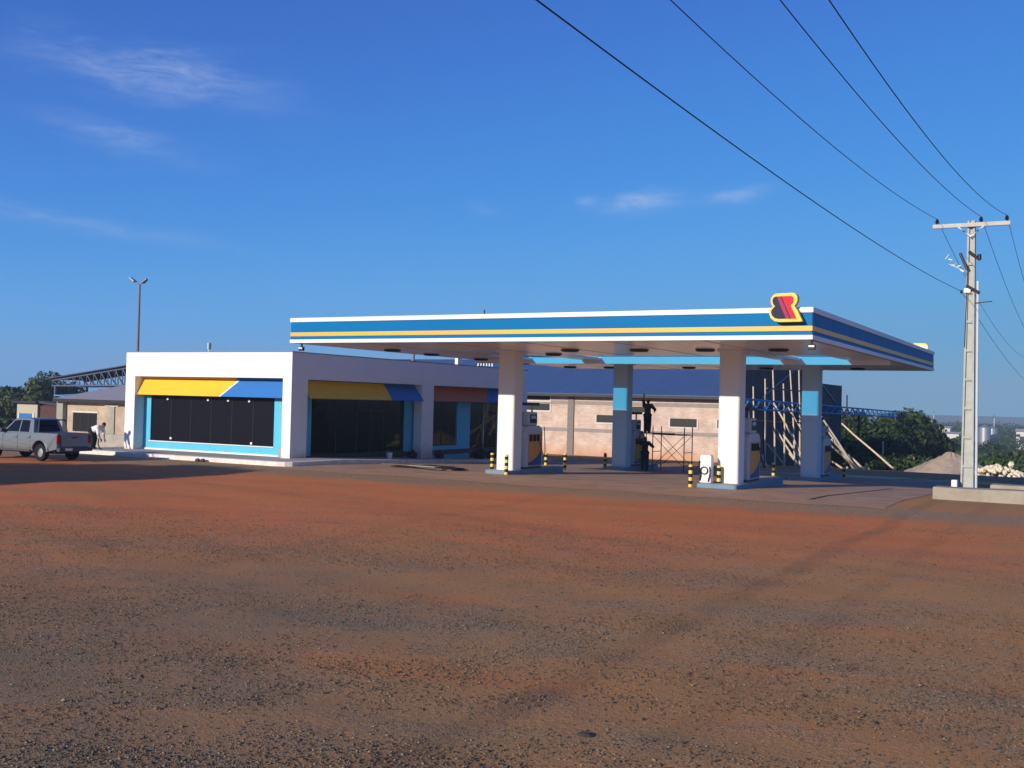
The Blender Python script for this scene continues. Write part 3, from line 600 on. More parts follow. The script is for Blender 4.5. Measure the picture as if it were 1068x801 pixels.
for px, py, lb in ((513, 492.5, 'yellow and black bollard standing left of the left front pillar'), (536.5, 494, 'yellow and black bollard at the front right corner of the left front island'),
                   (720, 508, 'yellow and black bollard left of the white air and water unit'), (749.5, 509, 'yellow and black bollard right of the white air and water unit')):
    p = onG(px, py); bollard(*((-21.22, 37.78) if px == 536.5 else (p.x, p.y)), lb)
for px, py, lb in ((569, 490.5, 'bollard beside the left front fuel dispenser'), (589, 490.5, 'bollard just beyond the end of the left front island'), (631, 488.5, 'bollard left of the left rear pillar'),
                   (806.5, 501.5, 'bollard right of the right front island, before the timber poles'), (853, 498, 'bollard at the right edge of the right rear pillar'), (880, 499.5, 'rightmost bollard, in the shadow before the fan of props')):
    p = onG(px, py); bollard(p.x, p.y, lb)
# air and water unit
zi = .16; au = thing('air_water_unit', (-12.75, 37.6, zi), 'white air and water unit with black hoses in front of the right front pillar', 'cabinet')
MB().prism([(-12.98, 37.42, zi), (-12.55, 37.42, zi), (-12.55, 37.42, zi + .95), (-12.60, 37.42, zi + 1.02), (-12.93, 37.42, zi + 1.02), (-12.98, 37.42, zi + .95)], (0, .3, 0)).build('cabinet', M_white, au, bevel=.03)
MB().prism([(-13.03, 37.75, zi), (-12.83, 37.75, zi), (-12.83, 37.75, zi + .72), (-13.03, 37.75, zi + .72)], (0, .2, 0)).build('side_box', M_white, au, bevel=.02)
MB().path([(-12.80 + .13 * math.cos(a), 37.38, zi + .45 + .13 * math.sin(a)) for a in np.linspace(0, 6.5, 18)], .02).build('hose', M_rubber, au)
MB().path([(-12.98, 37.39, zi + .8), (-13.0, 37.36, zi + .55), (-12.92, 37.36, zi + .3), (-12.96, 37.37, zi + .08)], .022).build('hose', M_rubber, au)
MB().path([(-12.60, 37.39, zi + .6), (-12.57, 37.36, zi + .35), (-12.64, 37.36, zi + .05)], .02).build('hose', M_rubber, au)

# ------------------------------------------------------------------ people
M_skin = mat('skin', (.24, .13, .085), .6, var=.05); M_hair = mat('hair', (.012, .010, .009), .7)
def capsule(b, p0, p1, r0, r1):
    b.tube(p0, p1, r0, r1, 12); b.ell(p0, (r0,) * 3, 12, 8); b.ell(p1, (r1,) * 3, 12, 8)
def person(loc, rz, J, label, shirt, trousers, hat=None):
    t = thing('person', loc, label, 'person', local=True, rz=rz); V_ = {k: Vector(v) for k, v in J.items()}
    b = MB(); sh = MB(); tr = MB()
    def limb(m, names, rs, grow=0.):
        for i in range(len(names) - 1): capsule(m, V_[names[i]], V_[names[i + 1]], rs[i] + grow, rs[i + 1] + grow)
    mid = (V_['hip_l'] + V_['hip_r']) / 2; nk = V_['neck']; ch = mid.lerp(nk, .68); up = (nk - mid).normalized()
    for m, g in ((b, 0), (sh, .036)):
        capsule(m, mid + up * .02, ch, .125 + g, .135 + g); capsule(m, V_['sh_l'], V_['sh_r'], .075 + g, .075 + g); capsule(m, ch, nk - up * .07, .13 + g, .085 + g)
        limb(m, ('sh_l', 'el_l'), (.062, .046), g); limb(m, ('sh_r', 'el_r'), (.062, .046), g)
    capsule(b, nk - up * .05, V_['head'], .055, .055)
    for s in 'lr':
        limb(b, ('el_' + s, 'wr_' + s), (.044, .031)); limb(b, ('hip_' + s, 'kn_' + s, 'an_' + s), (.09, .062, .042)); limb(tr, ('hip_' + s, 'kn_' + s, 'an_' + s), (.105, .085, .07), .022)
        wr = V_['wr_' + s]; d = (wr - V_['el_' + s]).normalized(); o = d.orthogonal().normalized(); q = d.cross(o)
        palm = wr + d * .055; b.ell(palm, (.045, .045, .045)); capsule(b, wr, wr + d * .085, .03, .034)
        for k, ln in enumerate((.068, .082, .076, .058)): a = wr + d * .085 + o * (k - 1.5) * .02; capsule(b, a, a + d * ln * .55, .0095, .009); capsule(b, a + d * ln * .55, a + d * ln + q * ln * .3, .009, .007)
        capsule(b, wr + d * .03 + o * -.035, wr + d * .085 + o * -.07 + q * .015, .012, .009)
        an = V_['an_' + s]; capsule(b, an + Vector((0, 0, -.04)), an + Vector((.14, 0, -.055)), .042, .036)
    capsule(tr, V_['hip_l'], V_['hip_r'], .145, .145)
    hd = V_['head'] + up * 0; f = Vector(J['face']).normalized(); hu = Vector(J.get('hup', (0, 0, 1))); sd_ = f.cross(hu).normalized(); hu = sd_.cross(f); rot = Matrix((sd_, f, hu)).transposed()
    hc = hd + hu * .09; b.ell(hc, (.075, .094, .115), 16, 12, rot); b.ell(hc + f * .05 - hu * .06, (.045, .045, .05), 12, 8, rot); b.ell(hc + f * .1 - hu * .01, (.014, .022, .025), 8, 6, rot)
    for k in (-1, 1): b.ell(hc + sd_ * .077 * k, (.012, .025, .032), 8, 6, rot)
    o = b.build('body', M_skin, t, smooth=True); md = o.modifiers.new('fuse', 'REMESH'); md.mode = 'VOXEL'; md.voxel_size = .011; md.use_smooth_shade = True
    for nm, m, mt_ in (('shirt', sh, shirt), ('trousers', tr, trousers)):
        c = m.build(nm, mt_, t, smooth=True); md = c.modifiers.new('fuse', 'REMESH'); md.mode = 'VOXEL'; md.voxel_size = .016; md.use_smooth_shade = True
    MB().ell(hc - f * .014 + hu * .025, (.084, .098, .108), 14, 9, rot).build('hair', M_hair, t, smooth=True) if not hat else MB().ell(hc + hu * .05 - f * .005, (.086, .104, .085), 14, 9, rot).build('cap', hat, t, smooth=True)
    ey = MB()
    for k in (-1, 1): ey.ell(hc + sd_ * .03 * k + f * .088 + hu * .012, (.012, .008, .008), 8, 6, rot)
    ey.build('eyes', M_black, t); MB().ell(hc + f * .093 - hu * .062, (.024, .006, .006), 8, 6, rot).build('mouth', mat('lips', (.22, .08, .06), .6), t)
    bo = MB()
    for s in 'lr': an = V_['an_' + s]; bo.ell(an + Vector((.06, 0, -.055)), (.14, .052, .045), 12, 8)
    c = bo.build('shoes', M_black, t, smooth=True)
    return t
M_tdark = mat('dark_cloth', (.018, .019, .026), .9, var=.3); M_tnavy = mat('navy_cloth', (.022, .026, .045), .9, var=.3); M_twhite = mat('white_cloth', (.72, .72, .72), .9, var=.06); M_tgrey = mat('grey_cloth', (.05, .05, .055), .9, var=.2); M_capb = mat('pale_blue_cap', (.25, .38, .55), .8)
SCX, SCY = -20.15, 52.6; SG = gz(0, SCY) + .012
# standing on the scaffold board, reaching up
person((-21.05, 52.35, SG + 1.96), R(100), dict(hip_l=(0, .09, .9), hip_r=(0, -.09, .9), kn_l=(.05, .1, .48), kn_r=(.02, -.1, .48), an_l=(0, .1, .09), an_r=(-.03, -.1, .09), neck=(.05, 0, 1.45), sh_l=(.05, .19, 1.40), sh_r=(.05, -.19, 1.40),
       head=(.09, 0, 1.52), face=(.9, .2, .4), el_l=(.2, .27, 1.63), wr_l=(.26, .26, 1.88), el_r=(.12, -.36, 1.2), wr_r=(.3, -.3, 1.12)), 'person in dark clothes standing on the scaffold boards reaching up', M_tgrey, M_tdark)
# standing on the ground, arms raised to the board
person((-20.95, 51.85, SG), R(95), dict(hip_l=(0, .1, .93), hip_r=(0, -.1, .93), kn_l=(.06, .12, .5), kn_r=(-.02, -.12, .5), an_l=(.02, .14, .09), an_r=(-.1, -.14, .09), neck=(.02, 0, 1.48), sh_l=(.02, .2, 1.43), sh_r=(.02, -.2, 1.43),
       head=(.05, 0, 1.55), face=(1, -.1, .2), el_l=(.16, .40, 1.44), wr_l=(.2, .36, 1.70), el_r=(.2, -.36, 1.25), wr_r=(.36, -.2, 1.36)), 'person in dark clothes standing on the ground below the scaffold boards', M_tdark, M_tnavy)
# bending over beside the pickup
person((-42.5, 35.25, .188), R(12), dict(hip_l=(-.1, .1, .88), hip_r=(-.1, -.1, .88), kn_l=(.0, .12, .47), kn_r=(.05, -.1, .47), an_l=(-.08, .12, .09), an_r=(0, -.1, .09), neck=(.42, 0, 1.05), sh_l=(.36, .19, 1.03), sh_r=(.36, -.19, 1.03),
       head=(.5, 0, 1.09), face=(.7, 0, -.7), hup=(.7, 0, .7), el_l=(.40, .22, .74), wr_l=(.47, .2, .48), el_r=(.44, -.22, .74), wr_r=(.55, -.2, .50)), 'person in white shirt and dark trousers bending forward beside the pickup', M_twhite, M_tdark)
SB = MB().path([(-41.95, 35.1, .7), (-41.93, 35.05, .45), (-41.8, 35.03, .25), (-41.6, 35.0, .2)], .03).build('rubber_hose', M_rubber); tag(SB, 'short dark hose held by the bending person', 'hose')
# low block wall left of the shop
lw = MB().box(-46.5, -42.1, 38.6, 38.85, -.2, .72).build('low_wall', M_conc, None, bevel=.01); tag(lw, 'low grey block wall running left from the shop corner', 'wall')

# ------------------------------------------------------------------ scaffold
sc = thing('scaffold', (SCX, SCY, SG), 'thin steel scaffold frame with cross braces beside the left rear pillar', 'scaffold')
x0, x1, y0, y1 = -20.55, -18.85, 51.9, 53.1
for x in (x0, x1):
    for y in (y0, y1): MB().tube((x, y, SG), (x, y, SG + 2.3), .025).build('upright', M_dark, sc)
    for z in (.35, 1.0, 1.9): MB().tube((x, y0, SG + z), (x, y1, SG + z), .018).build('ledger', M_dark, sc)
for y in (y0, y1):
    MB().tube((x0, y, SG + 1.9), (x1, y, SG + 1.9), .018).build('ledger', M_dark, sc)
    MB().tube((x0, y, SG + 1.85), (x1, y, SG + .25), .014).build('brace', M_dark, sc); MB().tube((x1, y, SG + 1.85), (x0, y, SG + .25), .014).build('brace', M_dark, sc)
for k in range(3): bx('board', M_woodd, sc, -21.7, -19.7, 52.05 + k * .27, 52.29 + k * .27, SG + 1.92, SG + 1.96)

# ------------------------------------------------------------------ brick hall behind
brk = brick_mat('pale_brick', (.62, .46, .38), (.51, .37, .30), (.60, .51, .45), .32, .14, 'XZ', .014, .5)
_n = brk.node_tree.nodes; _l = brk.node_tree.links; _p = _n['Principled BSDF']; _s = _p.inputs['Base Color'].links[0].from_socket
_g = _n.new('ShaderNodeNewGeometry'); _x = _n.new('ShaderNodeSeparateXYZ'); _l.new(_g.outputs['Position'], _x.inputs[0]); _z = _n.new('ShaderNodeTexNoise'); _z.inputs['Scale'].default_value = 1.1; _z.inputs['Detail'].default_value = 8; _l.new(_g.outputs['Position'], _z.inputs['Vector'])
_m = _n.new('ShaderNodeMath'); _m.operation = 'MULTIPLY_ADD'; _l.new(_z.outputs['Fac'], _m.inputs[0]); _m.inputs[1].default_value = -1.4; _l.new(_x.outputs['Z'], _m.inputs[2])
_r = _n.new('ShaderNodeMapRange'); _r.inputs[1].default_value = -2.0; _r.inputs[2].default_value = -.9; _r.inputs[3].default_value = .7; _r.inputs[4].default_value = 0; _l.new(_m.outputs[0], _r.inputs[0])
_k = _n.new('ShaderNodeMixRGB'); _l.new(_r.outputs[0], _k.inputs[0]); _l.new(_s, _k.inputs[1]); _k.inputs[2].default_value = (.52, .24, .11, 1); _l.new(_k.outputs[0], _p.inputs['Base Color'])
WY = 80.0; WX0, WX1 = -66.0, -23.2; WE = 3.62; WB = -1.6
hall = thing('brick_hall', (-45, WY, gz(0, WY)), 'long pale brick hall with blue metal roof behind the canopy', 'building')
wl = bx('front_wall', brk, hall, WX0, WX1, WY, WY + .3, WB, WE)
for z0, z1 in ((2.85, 3.15), (.62, .90)): bx('concrete_band', mat('band_concrete', (.30, .265, .25), .9, var=.12, scale=2), wl, WX0, WX1, WY - .03, WY - .002, z0, z1)
M_col = mat('column_concrete', (.22, .19, .18), .9, var=.15)
for x in (-58.5, -48.8, -39.2): bx('column', M_col, hall, x, x + .55, WY - .12, WY - .032, WB, WE)
M_fr = mat('window_frame_pale', (.62, .58, .54), .8)
for xa, xb, z0, z1 in ((-43.2, -40.9, 2.3, 2.85), (-43.2, -40.9, 3.15, 3.5), (-36.6, -35.05, 1.45, 2.05), (-33.75, -32.2, 2.35, 2.8), (-30.25, -28.05, 1.3, 1.95), (-50, -47.5, 1.4, 2.0), (-26.4, -24.6, 1.3, 1.95)):
    wv = bx('window', M_black, hall, xa, xb, WY - .02, WY - .004, z0, z1)
    fr = MB().box(xa - .12, xb + .12, WY - .06, WY - .003, z0 - .14, z0).box(xa - .12, xa, WY - .05, WY - .003, z0, z1).box(xb, xb + .12, WY - .05, WY - .003, z0, z1).build('frame', M_fr, wv)
    for k in (1, 2): xx = xa + (xb - xa) * k / 3; bx('mullion', M_dark, wv, xx - .03, xx + .03, WY - .04, WY - .021, z0, z1)
rm = mat('blue_metal_roof', (.075, .13, .26), .45, metal=.25, var=.12, scale=1.2, stretch=(2.5, .15, 1))
RY, RZ = 92, 6.95
MB().prism([(WX0 - .4, WY - .7, WE - .02), (WX0 - .4, RY, RZ), (WX0 - .4, 104, WE), (WX0 - .4, 104, WE + .15), (WX0 - .4, RY, RZ + .15), (WX0 - .4, WY - .7, WE + .13)], (WX1 - WX0 + .8, 0, 0)).build('roof', rm, hall)
bx('gutter', M_dark, hall, WX0 - .3, WX1 + .3, WY - .86, WY - .71, WE - .12, WE + .1)
for x in (WX0 + .15, WX1 - .15): MB().prism([(x - .15, WY + .3, WB), (x - .15, 104, WB - 2), (x - .15, 104, WE - .1), (x - .15, RY, RZ - .1), (x - .15, WY + .3, WE - .1)], (.3, 0, 0)).build('gable_wall', M_conc, hall)
for k in range(5): MB().tube((WX0 + 22 + k * .5, WY + .9, WE + .2), (WX0 + 22 + k * .5, WY + .9, WE + .2), .01)
# white railings on the ridge seen over the shop roof
rl_ = thing('white_railing', (-33, 56.5, 4.55), 'row of short white bars standing on the far end of the shop roof', 'railing')
p0, p1 = onX(511, 385, -31.8), onX(523, 386, -31.8)
for k in range(6):
    y = 53.2 + k * .32; MB().tube((-31.9, y, 4.6), (-31.9, y, 5.42), .05, .05, 6).build('bar', M_white, rl_)
bx('rail', M_white, rl_, -31.93, -31.87, 53.1, 54.9, 4.92, 4.98)
wb = thing('roof_box', (-31.9, 51.0, 4.915), 'small white box standing on the shop parapet', 'box'); bx('case', M_white, wb, -32.0, -31.8, 50.8, 51.25, 4.916, 5.42, bevel=.02); bx('lid', M_steel, wb, -32.02, -31.78, 50.78, 51.27, 5.421, 5.45)
pp = thing('roof_post', (-31.8, 46.2, 4.915), 'dark stub post between the shop parapet and the canopy', 'post'); MB().tube((-31.8, 46.4, 4.915), (-31.8, 46.4, 5.6), .09).build('shaft', M_coping, pp); bx('base_plate', M_dark, pp, -31.95, -31.65, 46.25, 46.55, 4.916, 4.94)

# dark unplastered wall propped with timber
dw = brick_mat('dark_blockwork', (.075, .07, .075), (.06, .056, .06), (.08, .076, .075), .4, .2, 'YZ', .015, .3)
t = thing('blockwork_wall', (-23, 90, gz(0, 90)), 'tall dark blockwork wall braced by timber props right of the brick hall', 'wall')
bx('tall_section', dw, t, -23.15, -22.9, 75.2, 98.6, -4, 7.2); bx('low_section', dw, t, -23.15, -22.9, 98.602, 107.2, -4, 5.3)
props = [((893, 492), (857, 435), 'highest prop just right of the right rear pillar'), ((890, 491.5), (862, 447.6), 'prop close below the highest one right of the right rear pillar'), ((893, 493), (864, 461), 'third prop down in the fan right of the right rear pillar'),
         ((878, 490.5), (865.5, 480), 'short low prop in the fan next to the right rear pillar'), ((869, 493), (865, 487), 'shortest stub prop at the foot of the right rear pillar'), ((901.6, 493.8), (889, 478), 'short prop on the right side of the fan'),
         ((906, 494), (899, 487), 'very short prop at the right end of the fan'), ((934, 494), (881, 444.4), 'long single prop standing apart at the far right before the trees'), ((896, 493), (868.7, 460), 'prop in the middle of the fan, beside its third'),
         ((833.7, 470), (809, 424), 'upper prop crossing behind the blue girder'), ((834.7, 446), (821, 423), 'steep prop high against the left edge of the right rear pillar'), ((833.7, 488), (806.6, 451), 'long bright prop between the two right pillars'),
         ((818, 489), (800.8, 463.5), 'lower left prop between the two right pillars'), ((829.4, 480), (811, 450), 'thin prop just above the long bright one between the right pillars'), ((900, 492), (871, 462), 'prop with its foot right of the middle of the fan'), ((834, 478), (818, 455), 'short prop beside the left edge of the right rear pillar')]
for i, ((bx_, by_), (tx, ty), lb) in enumerate(props):
    low = by_ > 486; Yp = 74 + (i * 2.3) % 8
    if low: Yp = 80.2 + (i * .7) % 2.4; a = onY(bx_, by_, Yp); a.z = gz(0, Yp) + .01; b2 = onY(tx, ty, Yp - 1.5 + (i % 4))
    else: a = onY(bx_, by_, Yp); b2 = onY(tx, ty, Yp)
    d = b2 - a
    if not low: a = a - d * ((a.z - gz(0, Yp)) / max(.2, d.z))
    a.z = min(a.z, gz(0, a.y) + .02); top = b2 + d * .06
    nseg = 4; r_ = .066 + .022 * random.random(); m_b = MB(); prev = a
    for k in range(1, nseg + 1):
        q = a.lerp(top, k / nseg) + Vector((random.uniform(-.04, .04), 0, random.uniform(-.04, .04))) * (k < nseg); m_b.tube(prev, q, r_, r_ * .96, 7); r_ *= .96; prev = q
    tag(m_b.build('timber_prop', M_wood, None, smooth='angle'), 'round timber: ' + lb, 'prop', 'leaning timber props')
ups = [((785.4, 480), (785.6, 403)), ((797.5, 486), (798, 395)), ((808, 488), (806, 386)), ((818, 488), (817, 400)), ((829, 488), (824, 386)), ((834, 488), (833.2, 386))]
for i, ((bx_, by_), (tx, ty)) in enumerate(ups):
    Yp = 73.0 + i * 1.6; a = onY(bx_, by_, Yp); b2 = onY(tx, ty, Yp); a.z = gz(0, Yp) - .03
    mid = a.lerp(b2, .5) + Vector((.05, 0, 0)); m_b = MB().tube(a, mid, .07, .06, 7).tube(mid, b2, .06, .05, 7)
    tag(m_b.build('timber_pole', M_wood, None, smooth='angle'), 'upright rough timber pole before the dark wall, %s from the right front pillar' % ('first', 'second', 'third', 'fourth', 'fifth', 'sixth')[i], 'pole', 'upright timber poles before the dark wall')
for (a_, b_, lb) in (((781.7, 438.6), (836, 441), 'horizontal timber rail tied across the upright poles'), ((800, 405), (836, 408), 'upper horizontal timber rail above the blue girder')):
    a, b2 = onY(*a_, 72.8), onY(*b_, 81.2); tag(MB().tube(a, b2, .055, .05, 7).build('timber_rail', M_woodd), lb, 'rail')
for i, (a_, b_) in enumerate((((788, 487), (793, 470)), ((793, 487), (798, 471)), ((801, 487), (789, 466)))):
    Yp = 73.5; a = onY(*a_, Yp); b2 = onY(*b_, Yp); a.z = gz(0, Yp) - .02
    tag(MB().tube(a, b2, .06, .055, 7).build('timber_offcut', M_wood), 'short timber offcut in the crossed bundle at the dark wall, %s' % ('left leg', 'right leg', 'the one crossing both')[i], 'timber', 'crossed timber offcuts')
# blue lattice girder on posts
M_tr = mat('truss_blue', (.06, .28, .60), .5, var=.1)
gr = thing('lattice_girder', (-14, 100, gz(0, 100)), 'long light blue steel lattice girder on posts running away past the trees', 'girder')
A0, A1 = onY(772, 421, 66.0), onY(955, 433.5, 150.0); dirn = (A1 - A0); nb = 60
Hh = .62
for zo in (-Hh / 2, Hh / 2):
    for k in (-.16, .16): MB().tube(A0 + Vector((k, 0, zo)), A1 + Vector((k, 0, zo)), .06, .06, 6).build('chord', M_tr, gr)
wb_ = MB()
for k in range(nb):
    p, q = A0 + dirn * (k / nb), A0 + dirn * ((k + 1) / nb); s1 = 1 if k % 2 else -1
    wb_.tube(p + Vector((-.16, 0, -s1 * Hh / 2)), q + Vector((-.16, 0, s1 * Hh / 2)), .035, .035, 5); wb_.tube(p + Vector((.16, 0, s1 * Hh / 2)), q + Vector((.16, 0, -s1 * Hh / 2)), .035, .035, 5)
tag(wb_.build('web_bars', M_tr, gr), kind='stuff')
for k in (0.01, .24, .5, .76, .985):
    p = A0 + dirn * k; MB().tube((p.x, p.y, gz(0, p.y) - .1), (p.x, p.y, p.z - Hh / 2), .12, .12, 8).build('post', M_dark, gr)
pm = onY(883.5, 412, 88); ms = thing('thin_mast', (pm.x, 88, gz(0, 88)), 'thin dark mast standing between the dark wall and the trees', 'mast'); MB().tube((pm.x, 88, gz(0, 88)), (pm.x, 88, pm.z), .06).build('shaft', M_dark, ms); bx('foot', M_conc, ms, pm.x - .2, pm.x + .2, 87.8, 88.2, gz(0, 88) - .1, gz(0, 88) + .15)

# ------------------------------------------------------------------ utility pole, wires, concrete kerbs
UX, UY = -4.5, 42.2; UG = gz(0, UY); UT = 9.92; ZK = lambda z: 2.9 + (z - 2.9) * .917
up_ = thing('utility_pole', (UX, UY, UG), 'tall grey concrete utility pole with crossarm and insulators at the right', 'pole')
fl_ = MB()
def hw(z): k = (z - UG) / (UT - UG); return .225 * (1 - k) + .125 * k
zs = np.linspace(UG - .5, UT, 12)
for s in (-1, 1):                               # two flanges of the H section
    vs = []
    for z in zs:
        h = hw(z)
        for dx, dy in ((s * h, -.17), (s * (h - .07), -.17), (s * (h - .07), .17), (s * h, .17)): vs.append((UX + dx, UY + dy, z))
    fs = []
    for i in range(len(zs) - 1):
        for k in range(4): a = i * 4 + k; c = i * 4 + (k + 1) % 4; fs.append((a, c, c + 4, a + 4) if s > 0 else (a + 4, c + 4, c, a))
    fs += [(0, 1, 2, 3), tuple(len(vs) - 4 + k for k in range(4))]
    MB().add(vs, fs).build('flange', M_concp, up_, bevel=.012)
vs = []
for z in zs:
    h = hw(z) - .072
    for dx, dy in ((-h, -.09), (h, -.09), (h, .09), (-h, .09)): vs.append((UX + dx, UY + dy, z))
fs = []
for i in range(len(zs) - 1):
    for k in range(4): a = i * 4 + k; c = i * 4 + (k + 1) % 4; fs.append((a, c, c + 4, a + 4))
fs += [(3, 2, 1, 0), tuple(len(vs) - 4 + k for k in range(4))]
MB().add(vs, fs).build('web', M_concp, up_)
for k in range(9):
    z = UG + 1.1 + k * 1.05; h = hw(z) - .073; bx('rung', M_concp, up_, UX - h, UX + h, UY - .168, UY - .092, z, z + .09)
MB().tube((UX + .31, UY - .12, UG - .1), (UX + .25, UY - .12, 7.7), .048, .048, 10).build('conduit', M_pgrey, up_, smooth='angle')
CAZ = 9.74
ca = bx('crossarm', mat('crossarm_timber', (.50, .48, .45), .8, var=.12), up_, UX - 1.3, UX + 1.3, UY - .30, UY - .172, CAZ - .07, CAZ + .07)
for s in (-1, 1): MB().prism([(UX + s * .45, UY - .315, CAZ - .07), (UX + s * .39, UY - .315, CAZ - .07), (UX + s * .0, UY - .315, CAZ - .46), (UX + s * .0, UY - .315, CAZ - .40)], (0, .012, 0)).build('brace', M_white, ca)
INS = [UX - 1.16, UX + .33, UX + 1.18]
for x in INS: MB().lathe([(0, .07), (.03, .07), (.03, .12), (.075, .13), (.05, .17), (.075, .18), (.05, .23), (.04, .27), (0, .28)], (x, UY - .23, CAZ), 12).build('insulator', M_black, ca, smooth='angle')
for dx, z0, dx1, z1, nm in ((-.35, 9.25, -.1, 8.6, 'fuse_cutout'), (-.05, 9.3, .32, 8.95, 'fuse_cutout'), (-.12, 7.95, .33, 7.65, 'bracket_bar')):
    MB().tube((UX + dx, UY - .25, ZK(z0)), (UX + dx1, UY - .28, ZK(z1)), .055, .05, 8).build(nm, M_black, up_)
MB().lathe([(0, 0), (.07, .01), (.07, .2), (0, .22)], (UX + .30, UY - .28, ZK(8.95)), 10).build('insulator', M_black, up_)
bx('clamp', M_white, up_, UX - .2, UX + .02, UY - .26, UY - .172, ZK(7.68), ZK(7.85))
for k in range(7):
    a = (UX - .85 + k * .1, UY - .2, 8.54 - k * .07 + .1 * math.sin(k * 2.4)); b2 = (UX - .72 + k * .1, UY - .22, 8.6 - k * .1 + .1 * math.cos(k * 1.7)); MB().tube(a, b2, .022, .022, 5).build('jumper_wire', M_white if k % 3 else M_steel, up_)
MB().tube((UX - .72, UY - .2, 8.35), (UX - .15, UY - .2, 8.05), .02).build('lamp_arm', M_steel, up_); MB().tube((UX - .1, UY - .19, 8.1), (UX - .16, UY - .19, 5.3), .015).build('down_lead', M_dark, up_)
MB().tube((UX + .15, UY - .18, 6.9), (UX + .75, UY - .3, 6.94), .018).build('stay_rod', M_dark, up_)
MB().tube((UX - .25, UY - .2, 7.32), (UX - .33, UY - .2, 7.32), .06).build('insulator', M_black, up_)
M_wire = mat('wire', (.012, .012, .015), .6)
for x, z, sag, nm in ((INS[0], CAZ + .28, 1.22, 'left'), (INS[1], CAZ + .28, 1.32, 'middle'), (INS[2], CAZ + .28, 1.7, 'right'), (UX - .3, 7.35, .66, 'lower')):
    y_ = UY - .23; pts = [(x, y_ - 55 + 55 * k / 40, z - sag * (1 - (2 * k / 40 - 1) ** 2)) for k in range(41)]
    pts += [(x, y_ + 55 * k / 40, z - sag * (1 - (2 * k / 40 - 1) ** 2) - gz(0, 0) - 2.6 * k / 40) for k in range(1, 41)]
    tag(MB().path(pts, .0095, 5).build('power_line', M_wire), {'left': 'overhead wire on the left end of the crossarm', 'middle': 'overhead wire on the middle crossarm insulator', 'right': 'overhead wire on the right end of the crossarm', 'lower': 'lowest overhead wire, fixed below the crossarm'}[nm], 'wire', 'overhead wires')
def kerbwall(x0, x1, y0, y1, h, label):
    b = MB(); n = 16; vs = []; fs = []
    for i in range(n + 1):
        x = x0 + (x1 - x0) * i / n; j = random.uniform(-.02, .02); zz = gz(0, y0) - .15; vs += [(x, y0 + j, zz), (x, y0 + .03 + j, zz + .15 + h + random.uniform(-.015, .015)), (x, y1, zz + .15 + h + random.uniform(-.015, .015)), (x, y1, zz)]
    for i in range(n):
        for k in range(4): a = i * 4 + k; c = i * 4 + (k + 1) % 4; fs.append((a, a + 4, c + 4, c))
    fs += [(0, 1, 2, 3), tuple(len(vs) - 1 - k for k in range(4))]
    return tag(b.add(vs, fs).build('concrete_kerb', mat('rough_concrete', (.31, .285, .235), .9, var=.2, scale=2.2, bump=.5, bscale=18, dirt=(.26, .20, .15)), None, bevel=.04), label, 'kerb', 'rough concrete kerbs')
kerbwall(-5.35, 12, 39.7, 40.5, .42, 'low rough concrete kerb in front of the utility pole')
kerbwall(-3.6, 12, 40.55, 41.6, .56, 'higher concrete slab behind the low kerb at the right edge')
bk = MB().prism([(-4.98, 41.6, -.2), (-4.78, 41.57, -.2), (-4.76, 41.8, -.2), (-4.96, 41.83, -.2)], (0, .01, .70)).build('stone_block', M_white, None, bevel=.03); tag(bk, 'small white block on the ground beside the pole foot', 'block')
st = MB().ell((-3.97, 8.59, .0), (.085, .05, .04), 9, 6).build('dark_stone', mat('dark_stone', (.05, .042, .04), .9, var=.3, scale=30, bump=.5)); tag(st, 'single dark stone lying in the foreground gravel', 'stone')

# heaps
def heap(name, c, rx, ry, h, m, label, cat, n=40, rough=.11):
    b = MB(); vs = [(c[0], c[1], c[2] + h)]; fs = []; rings = 12
    for j in range(1, rings + 1):
        k = j / rings
        for i in range(n):
            a = 2 * math.pi * i / n; wob = 1 + .10 * math.sin(a * 3 + 1) + .06 * math.sin(a * 7)
            vs.append((c[0] + rx * k * wob * math.cos(a) + random.uniform(-.05, .05), c[1] + ry * k * wob * math.sin(a), c[2] - .12 + (h + .12) * (1 - k) ** 1.08 + random.uniform(-rough, rough) * (1 - k * .5)))
    for i in range(n): fs.append((0, 1 + i, 1 + (i + 1) % n))
    for j in range(rings - 1):
        for i in range(n): a = 1 + j * n + i; c2 = 1 + j * n + (i + 1) % n; fs.append((a, a + n, c2 + n, c2))
    return tag(b.add(vs, fs).build(name, m, None, smooth=True), label, cat)
M_sand = mat('sand', (.40, .31, .235), .95, var=.18, scale=3, bump=.6, bscale=14)
HP = onY(991, 496, 84); heap('sand_heap', (HP.x, 84, gz(0, 84)), 3.6, 2.6, 1.6, M_sand, 'heap of pale brown sand left of the utility pole', 'heap')
M_rub = mat('limestone', (.72, .66, .48), .9, var=.12, scale=5, bump=.4, bscale=20)
RP = onY(1040, 498, 83); rh = thing('rubble_heap', (RP.x, 83, gz(0, 83)), 'heap of pale yellow broken stone right of the utility pole', 'heap')
